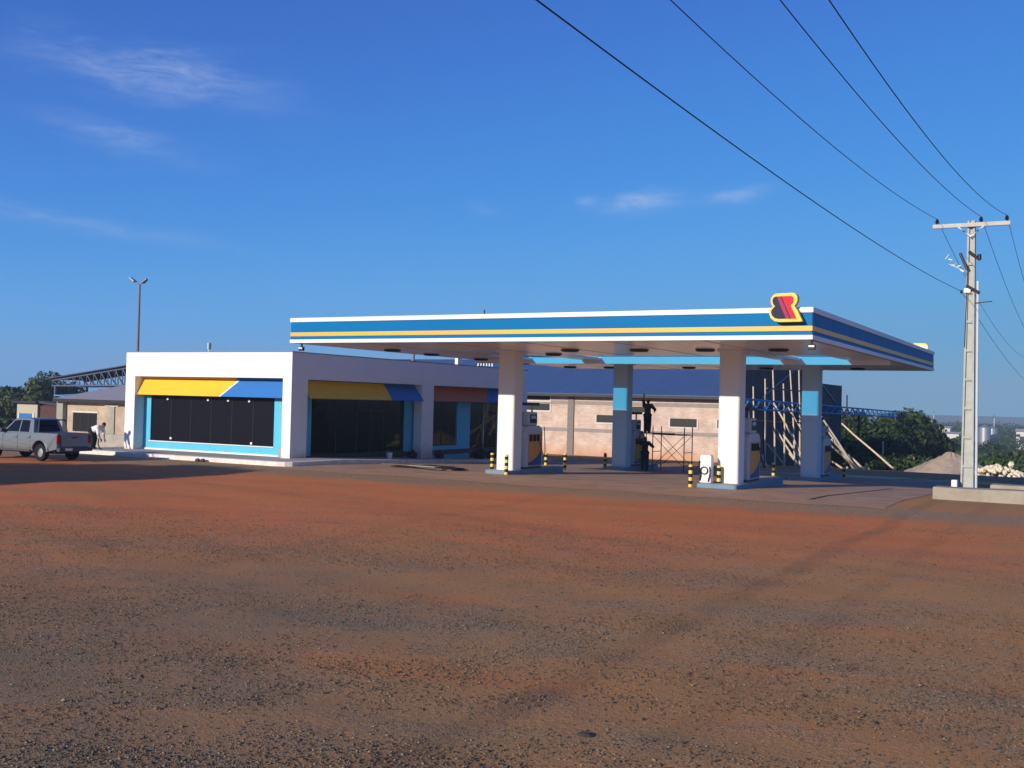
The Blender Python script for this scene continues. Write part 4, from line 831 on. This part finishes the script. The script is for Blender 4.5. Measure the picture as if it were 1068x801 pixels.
for i in range(95):
    a = random.random() * 6.283; r = random.random() ** .6; x = RP.x + 1.9 * r * math.cos(a) ; y = 83 + 1.3 * r * math.sin(a); z = gz(0, 83) + max(.02, .72 * (1 - r) + random.uniform(-.05, .12)); s = random.uniform(.13, .27)
    if i == 0: x, y, z, s = RP.x + .9, 82.8, gz(0, 83) + .85, .32
    q = Matrix.Rotation(random.random() * 3, 3, Vector((random.random(), random.random(), 1)).normalized()); bm = bmesh.new(); bmesh.ops.create_icosphere(bm, subdivisions=1, radius=1)
    vs = [Vector((x, y, z)) + q @ Vector((v.co.x * s, v.co.y * s * .8, v.co.z * s * .7)) * random.uniform(.8, 1.15) for v in bm.verts]; fs = [tuple(v.index for v in f.verts) for f in bm.faces]; bm.free(); MB().add(vs, fs).build('stone', M_rub, rh)

# scrap on the forecourt and by the shop
mt_ = thing('sheet_scrap', (-25.6, 38.6, gz(0, 38.6) + .02), 'dark flat pile of boards and sheets lying on the pavers before the shop', 'boards')
for i in range(9):
    x = -25.6 + random.uniform(-1.1, 1.1); y = 38.4 + random.uniform(-.7, .8); a = random.uniform(-.5, .5); l_ = random.uniform(.7, 1.5); wd_ = random.uniform(.12, .4); z = gz(0, y) + .014 + i * .016
    c, s = math.cos(a), math.sin(a); MB().prism([(x + c * u - s * v, y + s * u + c * v, z) for u, v in ((-l_, -wd_), (l_, -wd_), (l_, wd_), (-l_, wd_))], (0, 0, .03)).build('board', (M_woodd, M_dark, M_rubber, M_steel)[i % 4 if i % 4 < 3 or i == 7 else 0], mt_)
for i, (x, y, s, m, lb) in enumerate(((-31.15, 45.6, .30, M_tdark, 'dark rubbish sack leaning at the long side window'), (-31.0, 47.9, .26, M_tnavy, 'dark sack at the foot of the middle shop column'), (-30.9, 51.9, .42, M_tdark, 'large dark sack before the second shop bay'), (-30.9, 53.2, .36, M_black, 'black sack beside the glass shop door'))):
    z = gz(0, y) + .21 - .08 * (y - 38) / 20.4; b = MB(); b.ell((x, y, z + s * .55), (s, s * .9, s * .62), 14, 9); b.tube((x, y, z + s * 1.0), (x + .04, y, z + s * 1.35), s * .16, s * .3, 8)
    b.v = [(px + random.uniform(-.03, .03), py + random.uniform(-.03, .03), max(z, pz + random.uniform(-.02, .02))) for px, py, pz in b.v]; tag(b.build('rubbish_sack', m, None, smooth=True), lb, 'sack')
q = onX(406, 480, -30.6); QZ = gz(0, q.y) + .206 - .08 * (q.y - 38) / 20.4; wbk = thing('paint_bucket', (-30.6, q.y, QZ), 'white paint bucket on the platform edge by the side window', 'bucket'); MB().lathe([(0, 0), (.12, 0), (.15, .3), (.14, .3), (.12, .03), (0, .03)], (-30.6, q.y, QZ), 14).build('pail', M_white, wbk, smooth='angle'); MB().path([(-30.75, q.y, QZ + .28), (-30.72, q.y - .1, QZ + .37), (-30.6, q.y - .14, QZ + .41), (-30.48, q.y - .1, QZ + .37), (-30.45, q.y, QZ + .28)], .008).build('handle', M_steel, wbk)
for px, lb in ((200, 'left of the two small dark stones at the platform edge'), (213, 'right of the two small dark stones at the platform edge')):
    p = onG(px, 481.5); tag(MB().ell((p.x, 34.2, .05), (.13, .1, .09), 8, 6).build('kerb_stone', M_dark), lb, 'stone')

# ------------------------------------------------------------------ lamp post
LP = onY(143.5, 367, 66); lt = thing('lamp_post', (LP.x, 66, gz(0, 66)), 'tall lamp post with two lamp heads behind the shop at the left', 'lamp post')
TP = onY(147, 296, 66); MB().tube((LP.x, 66, gz(0, 66) - .2), (LP.x, 66, TP.z), .16, .10, 10).build('shaft', mat('lamp_shaft', (.20, .19, .19), .7), lt, smooth='angle')
for s, ln, rise in ((-1, .75, .55), (1, 1.3, .28)):
    a = Vector((LP.x, 66, TP.z - .05)); b2 = a + Vector((s * ln * .45, -.2, rise * .4)); c2 = a + Vector((s * ln, -.4, rise + .05)); ar = MB().tube(a, b2, .05).build('arm', M_steel, lt)
    d = (c2 - b2).normalized(); n = Vector((-d.z, 0, d.x)) * .09; sd2 = Vector((0, .19, 0))
    MB().prism([b2 - n - sd2, c2 - n * .6 - sd2 * .7, c2 - n * .6 + sd2 * .7, b2 - n + sd2], n * 2).build('lamp_head', M_steel, lt, bevel=.02)

# ------------------------------------------------------------------ pickup truck
def pickup(loc, rz):
    M_sil = mat('silver_paint', (.20, .225, .25), .32, metal=.35, var=.02, coat=.5); M_tg = glass_mat('car_glass', (.2, .22, .25), .35, .03); M_tail = mat('tail_lamp', (.30, .012, .015), .25); M_trim = mat('grey_trim', (.07, .07, .08), .6)
    t = thing('pickup_truck', loc, 'silver crew cab pickup truck parked at the left with its tailgate towards the shop', 'pickup', local=True, rz=rz)
    W = .86; WR = .355; ax = (1.05, 4.05)
    def arch(cx, z0, r, n=9): return [(cx + r * math.cos(math.pi * (1 - k / (n - 1))) * -1 * -1, z0 + r * math.sin(math.pi * k / (n - 1))) for k in range(n)]
    ar = lambda cx: [(cx - .46 * math.cos(math.pi * k / 10), .40 + .46 * math.sin(math.pi * k / 10)) for k in range(11)]
    side = [(.03, .52)] + ar(ax[0]) + [(1.62, .40), (3.5, .40)] + ar(ax[1]) + [(4.95, .42), (5.02, .60), (5.0, .86), (4.86, .98), (3.62, 1.12), (1.55, 1.13), (1.54, 1.16), (.03, 1.16)]
    vs = []; n = len(side)
    def yw(z): return W - .05 * max(0, (z - .9) / .3) - .05 * max(0, (.6 - z) / .2)
    L_ = [(x, yw(z), z) for x, z in side]; Rr = [(x, -yw(z), z) for x, z in side]
    fs = [tuple(range(n)), tuple(range(n, 2 * n))[::-1]] + [(i, i + n, (i + 1) % n + n, (i + 1) % n) for i in range(n)]
    body = MB().add(L_ + Rr, fs).build('body', M_sil, t, bevel=.035, seg=3)
    # cab
    cb = MB(); b0 = [(1.56, 1.12), (3.60, 1.11), (2.95, 1.70), (2.7, 1.745), (1.98, 1.745), (1.78, 1.70)]
    La = [(x, W - .07 - .20 * (z - 1.1) / .64, z) for x, z in b0]; Ra = [(x, -y, z) for x, y, z in La]; n = len(b0)
    cab = cb.add(La + Ra, [tuple(range(n)), tuple(range(n, 2 * n))[::-1]] + [(i, i + n, (i + 1) % n + n, (i + 1) % n) for i in range(n)]).build('cab', M_sil, t, bevel=.03, seg=3)
    yo = lambda z, s: s * (W - .07 - .20 * (z - 1.1) / .64 + .004)
    for s in (1, -1):
        for poly in ([(2.52, 1.17), (3.38, 1.17), (2.92, 1.62), (2.55, 1.66)], [(1.86, 1.17), (2.44, 1.17), (2.47, 1.66), (1.98, 1.65)]):
            MB().prism([(x, yo(z, s), z) for x, z in poly], (0, s * .006, 0)).build('side_window', M_tg, cab)
        for x in (3.42, 2.46, 1.66): MB().box(x - .006, x + .006, s * (W - .006), s * (W + .004), .46, 1.06).build('door_seam', M_trim, body)
        for x in (2.62, 1.80): bx('door_handle', M_sil, body, x - .1, x + .1, s * (W + .001), s * (W + .03), .93, .97, bevel=.008)
        mr = bx('wing_mirror', M_trim, t, 3.3, 3.42, s * .80, s * 1.02, 1.12, 1.28, bevel=.03)
        for a_ in ax:
            MB().add([(a_ - .51 * math.cos(math.pi * k / 14), s * (W + .0), .40 + .51 * math.sin(math.pi * k / 14)) for k in range(15)] + [(a_ - .455 * math.cos(math.pi * k / 14), s * (W + .035), .40 + .455 * math.sin(math.pi * k / 14)) for k in range(15)],
                     [(k, k + 1, k + 16, k + 15) if s < 0 else (k + 15, k + 16, k + 1, k) for k in range(14)]).build('wheel_arch', M_sil, body, smooth=True)
        MB().tube((1.65, s * .84, .40), (3.5, s * .84, .40), .05, .05, 8).build('side_step', M_trim, t)
        bx('tail_lamp', M_tail, t, -.012, .06, s * .66, s * .845, .74, 1.10, bevel=.015)
    MB().prism([(1.545, -.52, 1.20), (1.545, .52, 1.20), (1.755, .46, 1.66), (1.755, -.46, 1.66)], (-.01, 0, .004)).build('rear_window', M_tg, cab)
    MB().prism([(3.60, -.7, 1.13), (3.60, .7, 1.13), (2.97, .58, 1.68), (2.97, -.58, 1.68)], (.012, 0, .006)).build('windscreen', M_tg, cab)
    # roof rack ends and roll bar
    MB().path([(1.35, -.7, 1.16), (1.42, -.62, 1.68), (1.42, .62, 1.68), (1.35, .7, 1.16)], .03, 8).build('roll_bar', M_trim, t)
    tgt = bx('tailgate', M_sil, t, -.02, .028, -.655, .655, .60, 1.15, bevel=.02); bx('handle', M_trim, tgt, -.035, -.021, -.14, .14, .96, 1.03)
    bx('bumper', M_trim, t, -.14, .06, -.82, .82, .42, .58, bevel=.03); bx('bumper', M_trim, t, 4.98, 5.10, -.84, .84, .42, .66, bevel=.03)
    bx('number_plate', M_white, t, -.155, -.142, .2, .55, .46, .56)
    bx('bed_floor', M_trim, t, .1, 1.5, -.7, .7, 1.163, 1.168); bx('chassis', M_black, t, .3, 4.8, -.5, .5, .30, .44)
    for s in (1, -1): bx('headlamp', M_white, t, 4.93, 5.03, s * .58, s * .84, .70, .86, bevel=.02)
    bx('grille', M_trim, t, 5.0, 5.03, -.5, .5, .70, .88)
    for a_ in ax:
        for s in (1, -1):
            y = s * .74; tw = MB().lathe([(.20, -.11), (.30, -.115), (.345, -.10), (WR, -.06), (WR, .06), (.345, .10), (.30, .115), (.20, .11), (.20, -.11)], (a_, y, WR), 22, 'y').build('wheel', M_rubber, t, smooth='angle')
            rim = MB().lathe([(0, .05 * s), (.06, .06 * s), (.17, .03 * s), (.205, .09 * s), (.205, -.08 * s)], (a_, y, WR), 20, 'y').build('rim', M_steel, tw, smooth='angle')
    return t
pickup((-37.5, 30.15, 0.0), math.pi)

# ------------------------------------------------------------------ buildings at the left
lb_m = brick_mat('left_brick', (.46, .36, .28), (.40, .30, .23), (.42, .36, .30), .25, .09, 'XZ', .012)
Yh = 47.0; gh = gz(0, Yh); h1 = thing('brick_house', (-56, Yh, gh), 'pale brick house with grey hipped roof left of the shop', 'house')
hw_ = bx('wall', lb_m, h1, -59.3, -49, Yh, Yh + 7, gh - .3, 2.30)
bx('pier', mat('pier_grey', (.30, .32, .28), .9), h1, -55.15, -54.75, Yh - .08, Yh - .002, gh - .3, 2.28); bx('pier', mat('pier_grey', (.3, .32, .28), .9), h1, -59.9, -59.302, Yh - .3, Yh + .1, gh - .3, 2.28)
wv = bx('window', M_black, h1, -58.65, -56.4, Yh - .02, Yh - .003, .35, 1.55); bx('frame', M_fr, wv, -58.75, -56.3, Yh - .05, Yh - .004, 1.552, 1.66)
for k in (1, 2): bx('mullion', M_dark, wv, -58.65 + .75 * k - .03, -58.65 + .75 * k + .03, Yh - .04, Yh - .021, .35, 1.55)
rmg = mat('grey_roof', (.28, .27, .30), .6, var=.12, scale=1.5, stretch=(5, .5, 1))
e = .6; rx0, rx1, ry0, ry1, rz0 = -59.9, -48.5, Yh - e, Yh + 7 + e, 2.42
MB().add([(rx0, ry0, rz0), (rx1, ry0, rz0), (rx1, ry1, rz0), (rx0, ry1, rz0), (rx0 + 3.6, (ry0 + ry1) / 2, rz0 + 1.25), (rx1 - 3.6, (ry0 + ry1) / 2, rz0 + 1.25)], [(0, 1, 5, 4), (1, 2, 5), (2, 3, 4, 5), (3, 0, 4), (3, 2, 1, 0)]).build('roof', rmg, h1)
MB().box(rx0, rx1, ry0 - .02, ry0 + .03, rz0 - .2, rz0 - .002).build('fascia_board', M_dark, h1); bx('soffit', M_fr, h1, rx0 + .05, rx1 - .05, ry0 + .05, Yh - .01, rz0 - .18, rz0 - .1); bx('lintel_light', M_white, h1, -55.6, -54.4, Yh - .1, Yh - .004, 2.02, 2.12)
Yu = 52.0; gu = gz(0, Yu); h2 = thing('small_hut', (-68, Yu, gu), 'small rendered hut with a blue window behind the pickup cab', 'hut')
bx('wall', mat('hut_render', (.46, .42, .33), .9, var=.12), h2, -71.1, -68.8, Yu, Yu + 3, gu - .3, 1.95); bx('side_room', mat('dark_brick', (.09, .05, .045), .9, var=.2), h2, -68.798, -65.2, Yu + .2, Yu + 3, gu - .3, 1.85)
wv = bx('window', mat('blue_shutter', (.04, .16, .42), .5), h2, -70.8, -69.3, Yu - .03, Yu - .003, .2, 1.2); bx('frame', M_fr, wv, -70.95, -70.8, Yu - .05, Yu - .003, .1, 1.25); bx('frame', M_fr, wv, -69.3, -69.1, Yu - .05, Yu - .003, .1, 1.25)
bx('roof', M_dark, h2, -71.4, -68.6, Yu - .3, Yu + 3.3, 1.952, 2.12); MB().prism([(-68.6, Yu - .1, 2.0), (-65.0, Yu - .1, 1.62), (-65.0, Yu - .1, 1.86), (-68.6, Yu - .1, 2.16)], (0, 3.5, 0)).build('lean_to_roof', mat('dark_roof', (.06, .045, .05), .7), h2)
ba = thing('blue_awning_sheet', (-65, 57, gz(0, 57)), 'light blue sheet roof showing behind the small hut', 'roof'); MB().prism([(-73.5, 57, 2.55), (-66.0, 57, 2.0), (-66.0, 60, 2.1), (-73.5, 60, 2.7)], (0, 0, .05)).build('sheet', mat('sheet_blue', (.15, .40, .62), .5), ba)
for x in (-73, -66.5): MB().tube((x, 57.3, gz(0, 57)), (x, 57.3, 2.1), .06).build('post', M_steel, ba)
# steel truss roof
ts = thing('truss_roof', (-90, 76, gz(0, 76)), 'open steel truss roof rising to the right behind the brick house', 'roof')
M_trp = mat('truss_grey_blue', (.10, .12, .22), .5)
for yy_ in (75.0, 79.0):
    cA, cB, cC, cD = Vector((-97, yy_, 4.0)), Vector((-78, yy_, 6.35)), Vector((-78, yy_, 3.75)), Vector((-97, yy_, 3.45))
    MB().tube(cA, cB, .10).build('top_chord', M_trp, ts); MB().tube(cD, cC, .09).build('bottom_chord', M_trp, ts); nbb = 18
    for k in range(nbb):
        a = cD.lerp(cC, k / nbb); b2 = cA.lerp(cB, k / nbb); c2 = cD.lerp(cC, (k + 1) / nbb); MB().tube(a, b2, .05, .05, 5).build('strut', M_trp, ts); MB().tube(b2, c2, .045, .045, 5).build('diagonal', M_trp, ts)
MB().prism([(-97.6, 74.6, 4.1), (-78, 74.6, 6.5), (-78, 74.6, 6.58), (-97.6, 74.6, 4.22)], (0, 5, 0)).build('roof_sheet', mat('roof_sheet_dark', (.06, .055, .07), .6), ts)
for x in (-96.5, -86, -78.5):
    for yy_ in (75.0, 79.0): MB().tube((x, yy_, gz(0, yy_) - .2), (x, yy_, 3.5), .12).build('post', M_trp, ts)

# ------------------------------------------------------------------ trees
def leaf_mat(name, a, b_):
    m, n, l, p = nodes(name); p.inputs['Roughness'].default_value = .6; p.inputs['Specular IOR Level'].default_value = .3
    at = n.new('ShaderNodeAttribute'); at.attribute_name = 'tone'; r = n.new('ShaderNodeValToRGB'); r.color_ramp.elements[0].color = (*a, 1); r.color_ramp.elements[1].color = (*b_, 1); l.new(at.outputs['Fac'], r.inputs[0]); l.new(r.outputs[0], p.inputs['Base Color'])
    tl = n.new('ShaderNodeBsdfTranslucent'); l.new(r.outputs[0], tl.inputs[0]); mxs = n.new('ShaderNodeMixShader'); mxs.inputs[0].default_value = .22; l.new(p.outputs[0], mxs.inputs[1]); l.new(tl.outputs[0], mxs.inputs[2]); l.new(mxs.outputs[0], n['Material Output'].inputs[0]); return m
LM = [leaf_mat('leaf_dark', (.016, .036, .012), (.045, .085, .026)), leaf_mat('leaf_mid', (.028, .055, .016), (.075, .12, .034)), leaf_mat('leaf_olive', (.040, .058, .020), (.10, .12, .045))]
M_bark = mat('bark', (.10, .075, .055), .9, var=.3, scale=8)
def leaves(centres, radii, n, size, rs, flat=.8):
    w_ = np.array([r[0] * r[1] * r[2] for r in radii]) ** .67; idx = rs.choice(len(centres), n, p=w_ / w_.sum()); C = np.array(centres)[idx]; RR = np.array(radii)[idx]
    d = rs.normal(size=(n, 3)); d /= np.linalg.norm(d, axis=1)[:, None]; rr = rs.rand(n) ** .42; P = C + d * RR * rr[:, None]
    nr = d + rs.normal(size=(n, 3)) * .6; nr /= np.linalg.norm(nr, axis=1)[:, None]; u = np.cross(nr, rs.normal(size=(n, 3))); u /= np.linalg.norm(u, axis=1)[:, None] + 1e-9; v = np.cross(nr, u)
    s = size * (.55 + .9 * rs.rand(n))[:, None]; q = np.stack([P - u * s, P - v * s * flat * .6 + nr * s * .1, P + u * s, P + v * s * flat * .6 + nr * s * .1], 1)
    return q.reshape(-1, 3), np.arange(4 * n).reshape(-1, 4), np.repeat(np.clip(.5 * rs.rand(n) + .5 * rs.rand(len(centres))[idx], 0, 1), 4)
def tree(x, y, h, rad, label, kind=0, n=3500, leaf=.32, base=.28, group='trees', lobes=14, zb=None, seed=None, squash=.75):
    rs = np.random.RandomState(seed if seed is not None else int(abs(x * 13 + y * 7)) % 9999); g = gz(x, y) if zb is None else zb
    t = thing('tree', (x, y, g), label, 'tree', group); zc_ = g + h * (base + (1 - base) * .5); hh_ = h * (1 - base) * .5
    cs = []; rd = []
    for i in range(lobes):
        d = rs.normal(size=3); d /= np.linalg.norm(d); k = rs.rand() ** .5 * .72; c = np.array([x, y, zc_]) + d * np.array([rad, rad, hh_]) * k; r = rad * rs.uniform(.26, .46); cs.append(c); rd.append((r, r, min(r * squash, hh_ * .6)))
    v, f, tone = leaves(cs, rd, n, leaf, rs); v[:, 2] = np.maximum(v[:, 2], g + .15); o = npmesh('crown', v - np.array([x, y, g]), f, LM[kind], t, tone)
    tb = MB(); top = Vector((x, y, g + h * .55)); r0 = max(.08, h * .022); tb.tube((x, y, g - .2), (x + .05 * rad, y, g + h * base), r0, r0 * .75, 8); fk = Vector((x + .05 * rad, y, g + h * base)); tb.tube(fk, top, r0 * .75, r0 * .35, 7)
    for c in cs[:8]: tb.tube(fk.lerp(top, rs.rand() * .6), c, r0 * .4, r0 * .12, 5)
    tb.build('trunk', M_bark, t)
    return t
# left skyline
p = onY(50, 395, 95)
for px, py, Y, rad, kd, lb in ((12, 404, 92, 4.6, 0, 'broad tree at the left picture edge beyond the hut'), (47, 393, 96, 4.4, 1, 'taller tree just left of the steel truss'), (66, 389.5, 104, 5.2, 0, 'dark round tree rising over the low end of the truss'), (33, 405, 88, 3.4, 2, 'lower olive tree between the hut and the taller tree'), (88, 405, 100, 4, 0, 'dark tree seen through the truss above the house roof')):
    q = onY(px, py, Y); tree(q.x, Y, q.z - gz(0, Y), rad, lb, kd, 2600, .34, .22, 'trees on the left skyline')
for px, py, lb in ((3, 436, 'dark bush at the left edge beside the hut'), (14, 444, 'low dark bush left of the hut wall')):
    q = onY(px, py, 56); tree(q.x, 56, q.z - gz(0, 56), 1.6, lb, 0, 900, .2, .05, 'bushes by the hut')
q = onY(402, 371.5, 118); tree(q.x, 118, q.z - gz(0, 118), 4.6, 'dark tree top showing over the shop roof below the canopy', 0, 2600, .35, .3, 'trees behind the station')
# tree mass right of the dark wall
tl_ = [(884, 430, 122, 4.6, 0), (893, 428, 132, 5, 1), (906, 432, 124, 4.6, 0), (920, 431, 134, 5, 1), (934, 430, 128, 4.6, 0), (945, 426, 136, 5.2, 0), (957, 428, 140, 4.6, 1), (964, 440, 138, 3.8, 0), (926, 424, 170, 4, 2), (899, 455, 108, 3.2, 1), (918, 458, 106, 3.2, 2), (938, 460, 108, 3.2, 1)]
nm_ = ['first tree beyond the dark wall in the right hand wood', 'second tree of the wood, behind the thin mast', 'third tree of the wood, above the fan of props', 'fourth tree of the wood, in the middle of its skyline', 'fifth tree of the wood, right of its middle', 'tallest round tree near the right end of the wood', 'tree at the right shoulder of the wood', 'lower tree ending the wood at the right', 'pale far tree top peeping over the wood', 'low bushy tree in front of the wood, behind the props', 'low olive tree in front of the wood, left of the single prop', 'low bushy tree in front of the wood, right of the single prop']
for (px, py, Y, rad, kd), lb in zip(tl_, nm_): q = onY(px, py, Y); tree(q.x, Y, q.z - gz(0, Y), rad, lb, kd, 3600, .30, .08, 'trees of the right hand wood')
far_t = [(985, 458, 260, 6, 0), (1000, 455, 300, 6, 1), (1030, 462, 280, 6, 0), (1048, 452, 420, 9, 1), (1062, 470, 240, 7, 0), (1042, 478, 190, 6, 2), (1022, 480, 170, 5, 1), (1060, 484, 150, 5, 0), (990, 476, 190, 5, 1), (968, 474, 180, 5, 0), (975, 462, 240, 6, 1), (1012, 462, 330, 7, 0)]
FTL = ['just right of the wood and left of the pole', 'right behind the left edge of the pole', 'below the shiny silo', 'highest on the skyline right of the silos', 'largest dark one at the right picture edge', 'olive one low above the rubble heap', 'low between the pole and the rubble heap', 'dark one just above the right end of the rubble heap', 'above the top of the sand heap', 'above the left flank of the sand heap', 'above the long low white roofed shed', 'on the skyline immediately right of the pole']
for i, (px, py, Y, rad, kd) in enumerate(far_t):
    q = onY(px, py, Y); tree(q.x, Y, max(2.5, q.z - gz(0, Y)), rad, 'distant rounded valley tree, ' + FTL[i], kd, 1500, .5, .05, 'distant trees in the valley')
# scrub covering the slope
def scrub():
    rs = np.random.RandomState(5); cs = []; rd = []
    for i in range(420):
        Y = 93 + rs.rand() ** 1.5 * 110; u = rs.rand(); x0_ = onY(872, 480, Y).x; x1_ = onY(1130, 480, Y).x; x = x0_ + (x1_ - x0_) * u; r = rs.uniform(.5, 1.5); cs.append((x, Y, gz(0, Y) + r * .3)); rd.append((r * 1.3, r * 1.3, r * .8))
    v, f, tone = leaves(cs, rd, 26000, .22, rs); v[:, 2] = np.maximum(v[:, 2], np.interp(v[:, 1], PY[1:-1], PZ[1:-1])); o = npmesh('scrub', v, f, LM[1], None, tone); tag(o, 'green scrub covering the slope below the wood', 'scrub', kind='stuff')
scrub()
def distant_wood():
    rs = np.random.RandomState(9); cs = []; rd = []
    for i in range(260):
        Y = 560 + rs.rand() * 520; xa, xb = onY(940, 450, Y).x, onY(1180, 450, Y).x; x = xa + (xb - xa) * rs.rand(); r = rs.uniform(4, 9); cs.append((x, Y, -14 + r * .45)); rd.append((r * 1.6, r * 1.4, r * .75))
    v, f, tone = leaves(cs, rd, 15000, 1.5, rs); v[:, 2] = np.maximum(v[:, 2], -14); tag(npmesh('distant_wood', v, f, LM[0], None, tone), 'far dark woodland along the valley horizon', 'woodland', kind='stuff')
distant_wood()
# shade tree outside the picture at the left, whose shadow lies on the yard
tree(-40.7, 2.2, 8.9, 7.3, 'big dense shade tree standing left of the yard', 0, 22000, .42, .26, 'shade trees', 30, squash=.85)
for i, (px, py, Y) in enumerate(((921, 461, 100), (963, 480, 96), (953, 478, 97), (976, 479, 97))):
    q = onY(px, py, Y); g = gz(0, Y); pth = MB().tube((q.x, Y, g - .1), (q.x, Y, q.z), .09, .07, 7).tube((q.x - .01, Y, q.z), (q.x - .01, Y, q.z + .08), .07, .03, 7)
    tag(pth.build('fence_post', M_wood), ('taller pale post before the wood', 'pale post left of the sand heap, second from the left', 'pale post left of the sand heap, leftmost', 'pale post rising behind the sand heap')[i], 'post', 'pale posts in the scrub')

# ------------------------------------------------------------------ far buildings
M_fw = mat('far_white', (.62, .62, .60), .8, var=.06, scale=.2); M_fr2 = mat('far_roof', (.40, .36, .34), .8, var=.1, scale=.2)
def silo(px, pt, pb, wpx, Y, label):
    a = onY(px, pt, Y); b2 = onY(px, pb, Y); r = wpx * Y * 1.0 / 1120 / 1.6; g = min(b2.z, gz(0, Y)) ; t = thing('silo', (a.x, Y, g), label, 'silo', 'grain silos in the valley')
    MB().tube((a.x, Y, g - 1), (a.x, Y, a.z), r, r, 24).build('drum', M_steel, t, smooth='angle'); MB().tube((a.x, Y, a.z + .01), (a.x, Y, a.z + r * .5), r * 1.02, r * .1, 24).build('cone', M_steel, t, smooth='angle')
silo(1027, 446, 456, 9, 520, 'shiny metal silo right of the utility pole'); silo(1035, 447, 456, 8, 535, 'second metal silo right of the shiny one'); silo(1019.5, 449, 456, 6, 560, 'narrow silo close to the right side of the pole')
def farb(px0, px1, pt, pb, Y, label, m=M_fw, pitched=True):
    a = onY(px0, pt, Y); b2 = onY(px1, pt, Y); g = min(gz(0, Y), onY(px0, pb, Y).z); t = thing('far_building', ((a.x + b2.x) / 2, Y, g), label, 'building', 'distant buildings')
    d = max(8, (b2.x - a.x) * .6); wl_ = bx('wall', m, t, a.x, b2.x, Y, Y + d, g - 1, a.z); h = (b2.x - a.x) * .12
    if pitched: MB().prism([(a.x - .5, Y - .5, a.z), (a.x - .5, Y + d / 2, a.z + h), (a.x - .5, Y + d + .5, a.z)], (b2.x - a.x + 1, 0, 0)).build('roof', M_fr2, t)
    else: bx('roof', M_fr2, t, a.x - .3, b2.x + .3, Y - .3, Y + d + .3, a.z + .001, a.z + .5)
    k = max(2, int((b2.x - a.x) / 5)); hh2 = a.z - gz(0, Y)
    for i in range(k): xx = a.x + (b2.x - a.x) * (i + .3) / k; bx('window', M_dark, wl_, xx, xx + (b2.x - a.x) / k * .4, Y - .06, Y - .004, a.z - hh2 * .45, a.z - hh2 * .2)
farb(967, 974, 440, 452, 480, 'tall pale elevator tower at the right end of the wood', M_fw, False); farb(976, 991, 446, 454, 520, 'long pale hall with low roof left of the utility pole'); farb(984, 1000, 452, 458, 430, 'low white building before the pale hall left of the pole')
farb(1060, 1085, 450, 458, 470, 'pale building at the right picture edge'); farb(1016, 1026, 463.5, 467, 300, 'low white shed between the trees right of the pole'); farb(958, 984, 465.5, 468, 250, 'long low white roofed shed behind the sand heap', M_fw)
for px, pt, Y, lb in ((974, 432, 560, 'thin radio mast above the elevator tower'), (1037, 436, 600, 'thin radio mast right of the silos')):
    q = onY(px, pt, Y); t = thing('radio_mast', (q.x, Y, gz(0, Y)), lb, 'mast'); MB().tube((q.x, Y, gz(0, Y)), (q.x, Y, q.z), .35, .15, 5).build('lattice', M_steel, t); MB().tube((q.x, Y, q.z), (q.x, Y, q.z + 2), .1).build('tip', M_dark, t)

# ------------------------------------------------------------------ air
HZ = 0.0004
if HZ:
    hz = MB().box(-1500, 1500, -60, 2500, -30, 60).build('haze', M_white); hz.data.materials.clear(); m = bpy.data.materials.new('haze_air'); m.use_nodes = True; hz.data.materials.append(m)
    for n in list(m.node_tree.nodes):
        if n.type == 'BSDF_PRINCIPLED': m.node_tree.nodes.remove(n)
    v = m.node_tree.nodes.new('ShaderNodeVolumePrincipled'); v.inputs['Color'].default_value = (.62, .80, 1, 1); v.inputs['Density'].default_value = HZ; m.node_tree.links.new(v.outputs[0], m.node_tree.nodes['Material Output'].inputs['Volume']); tag(hz, kind='stuff')
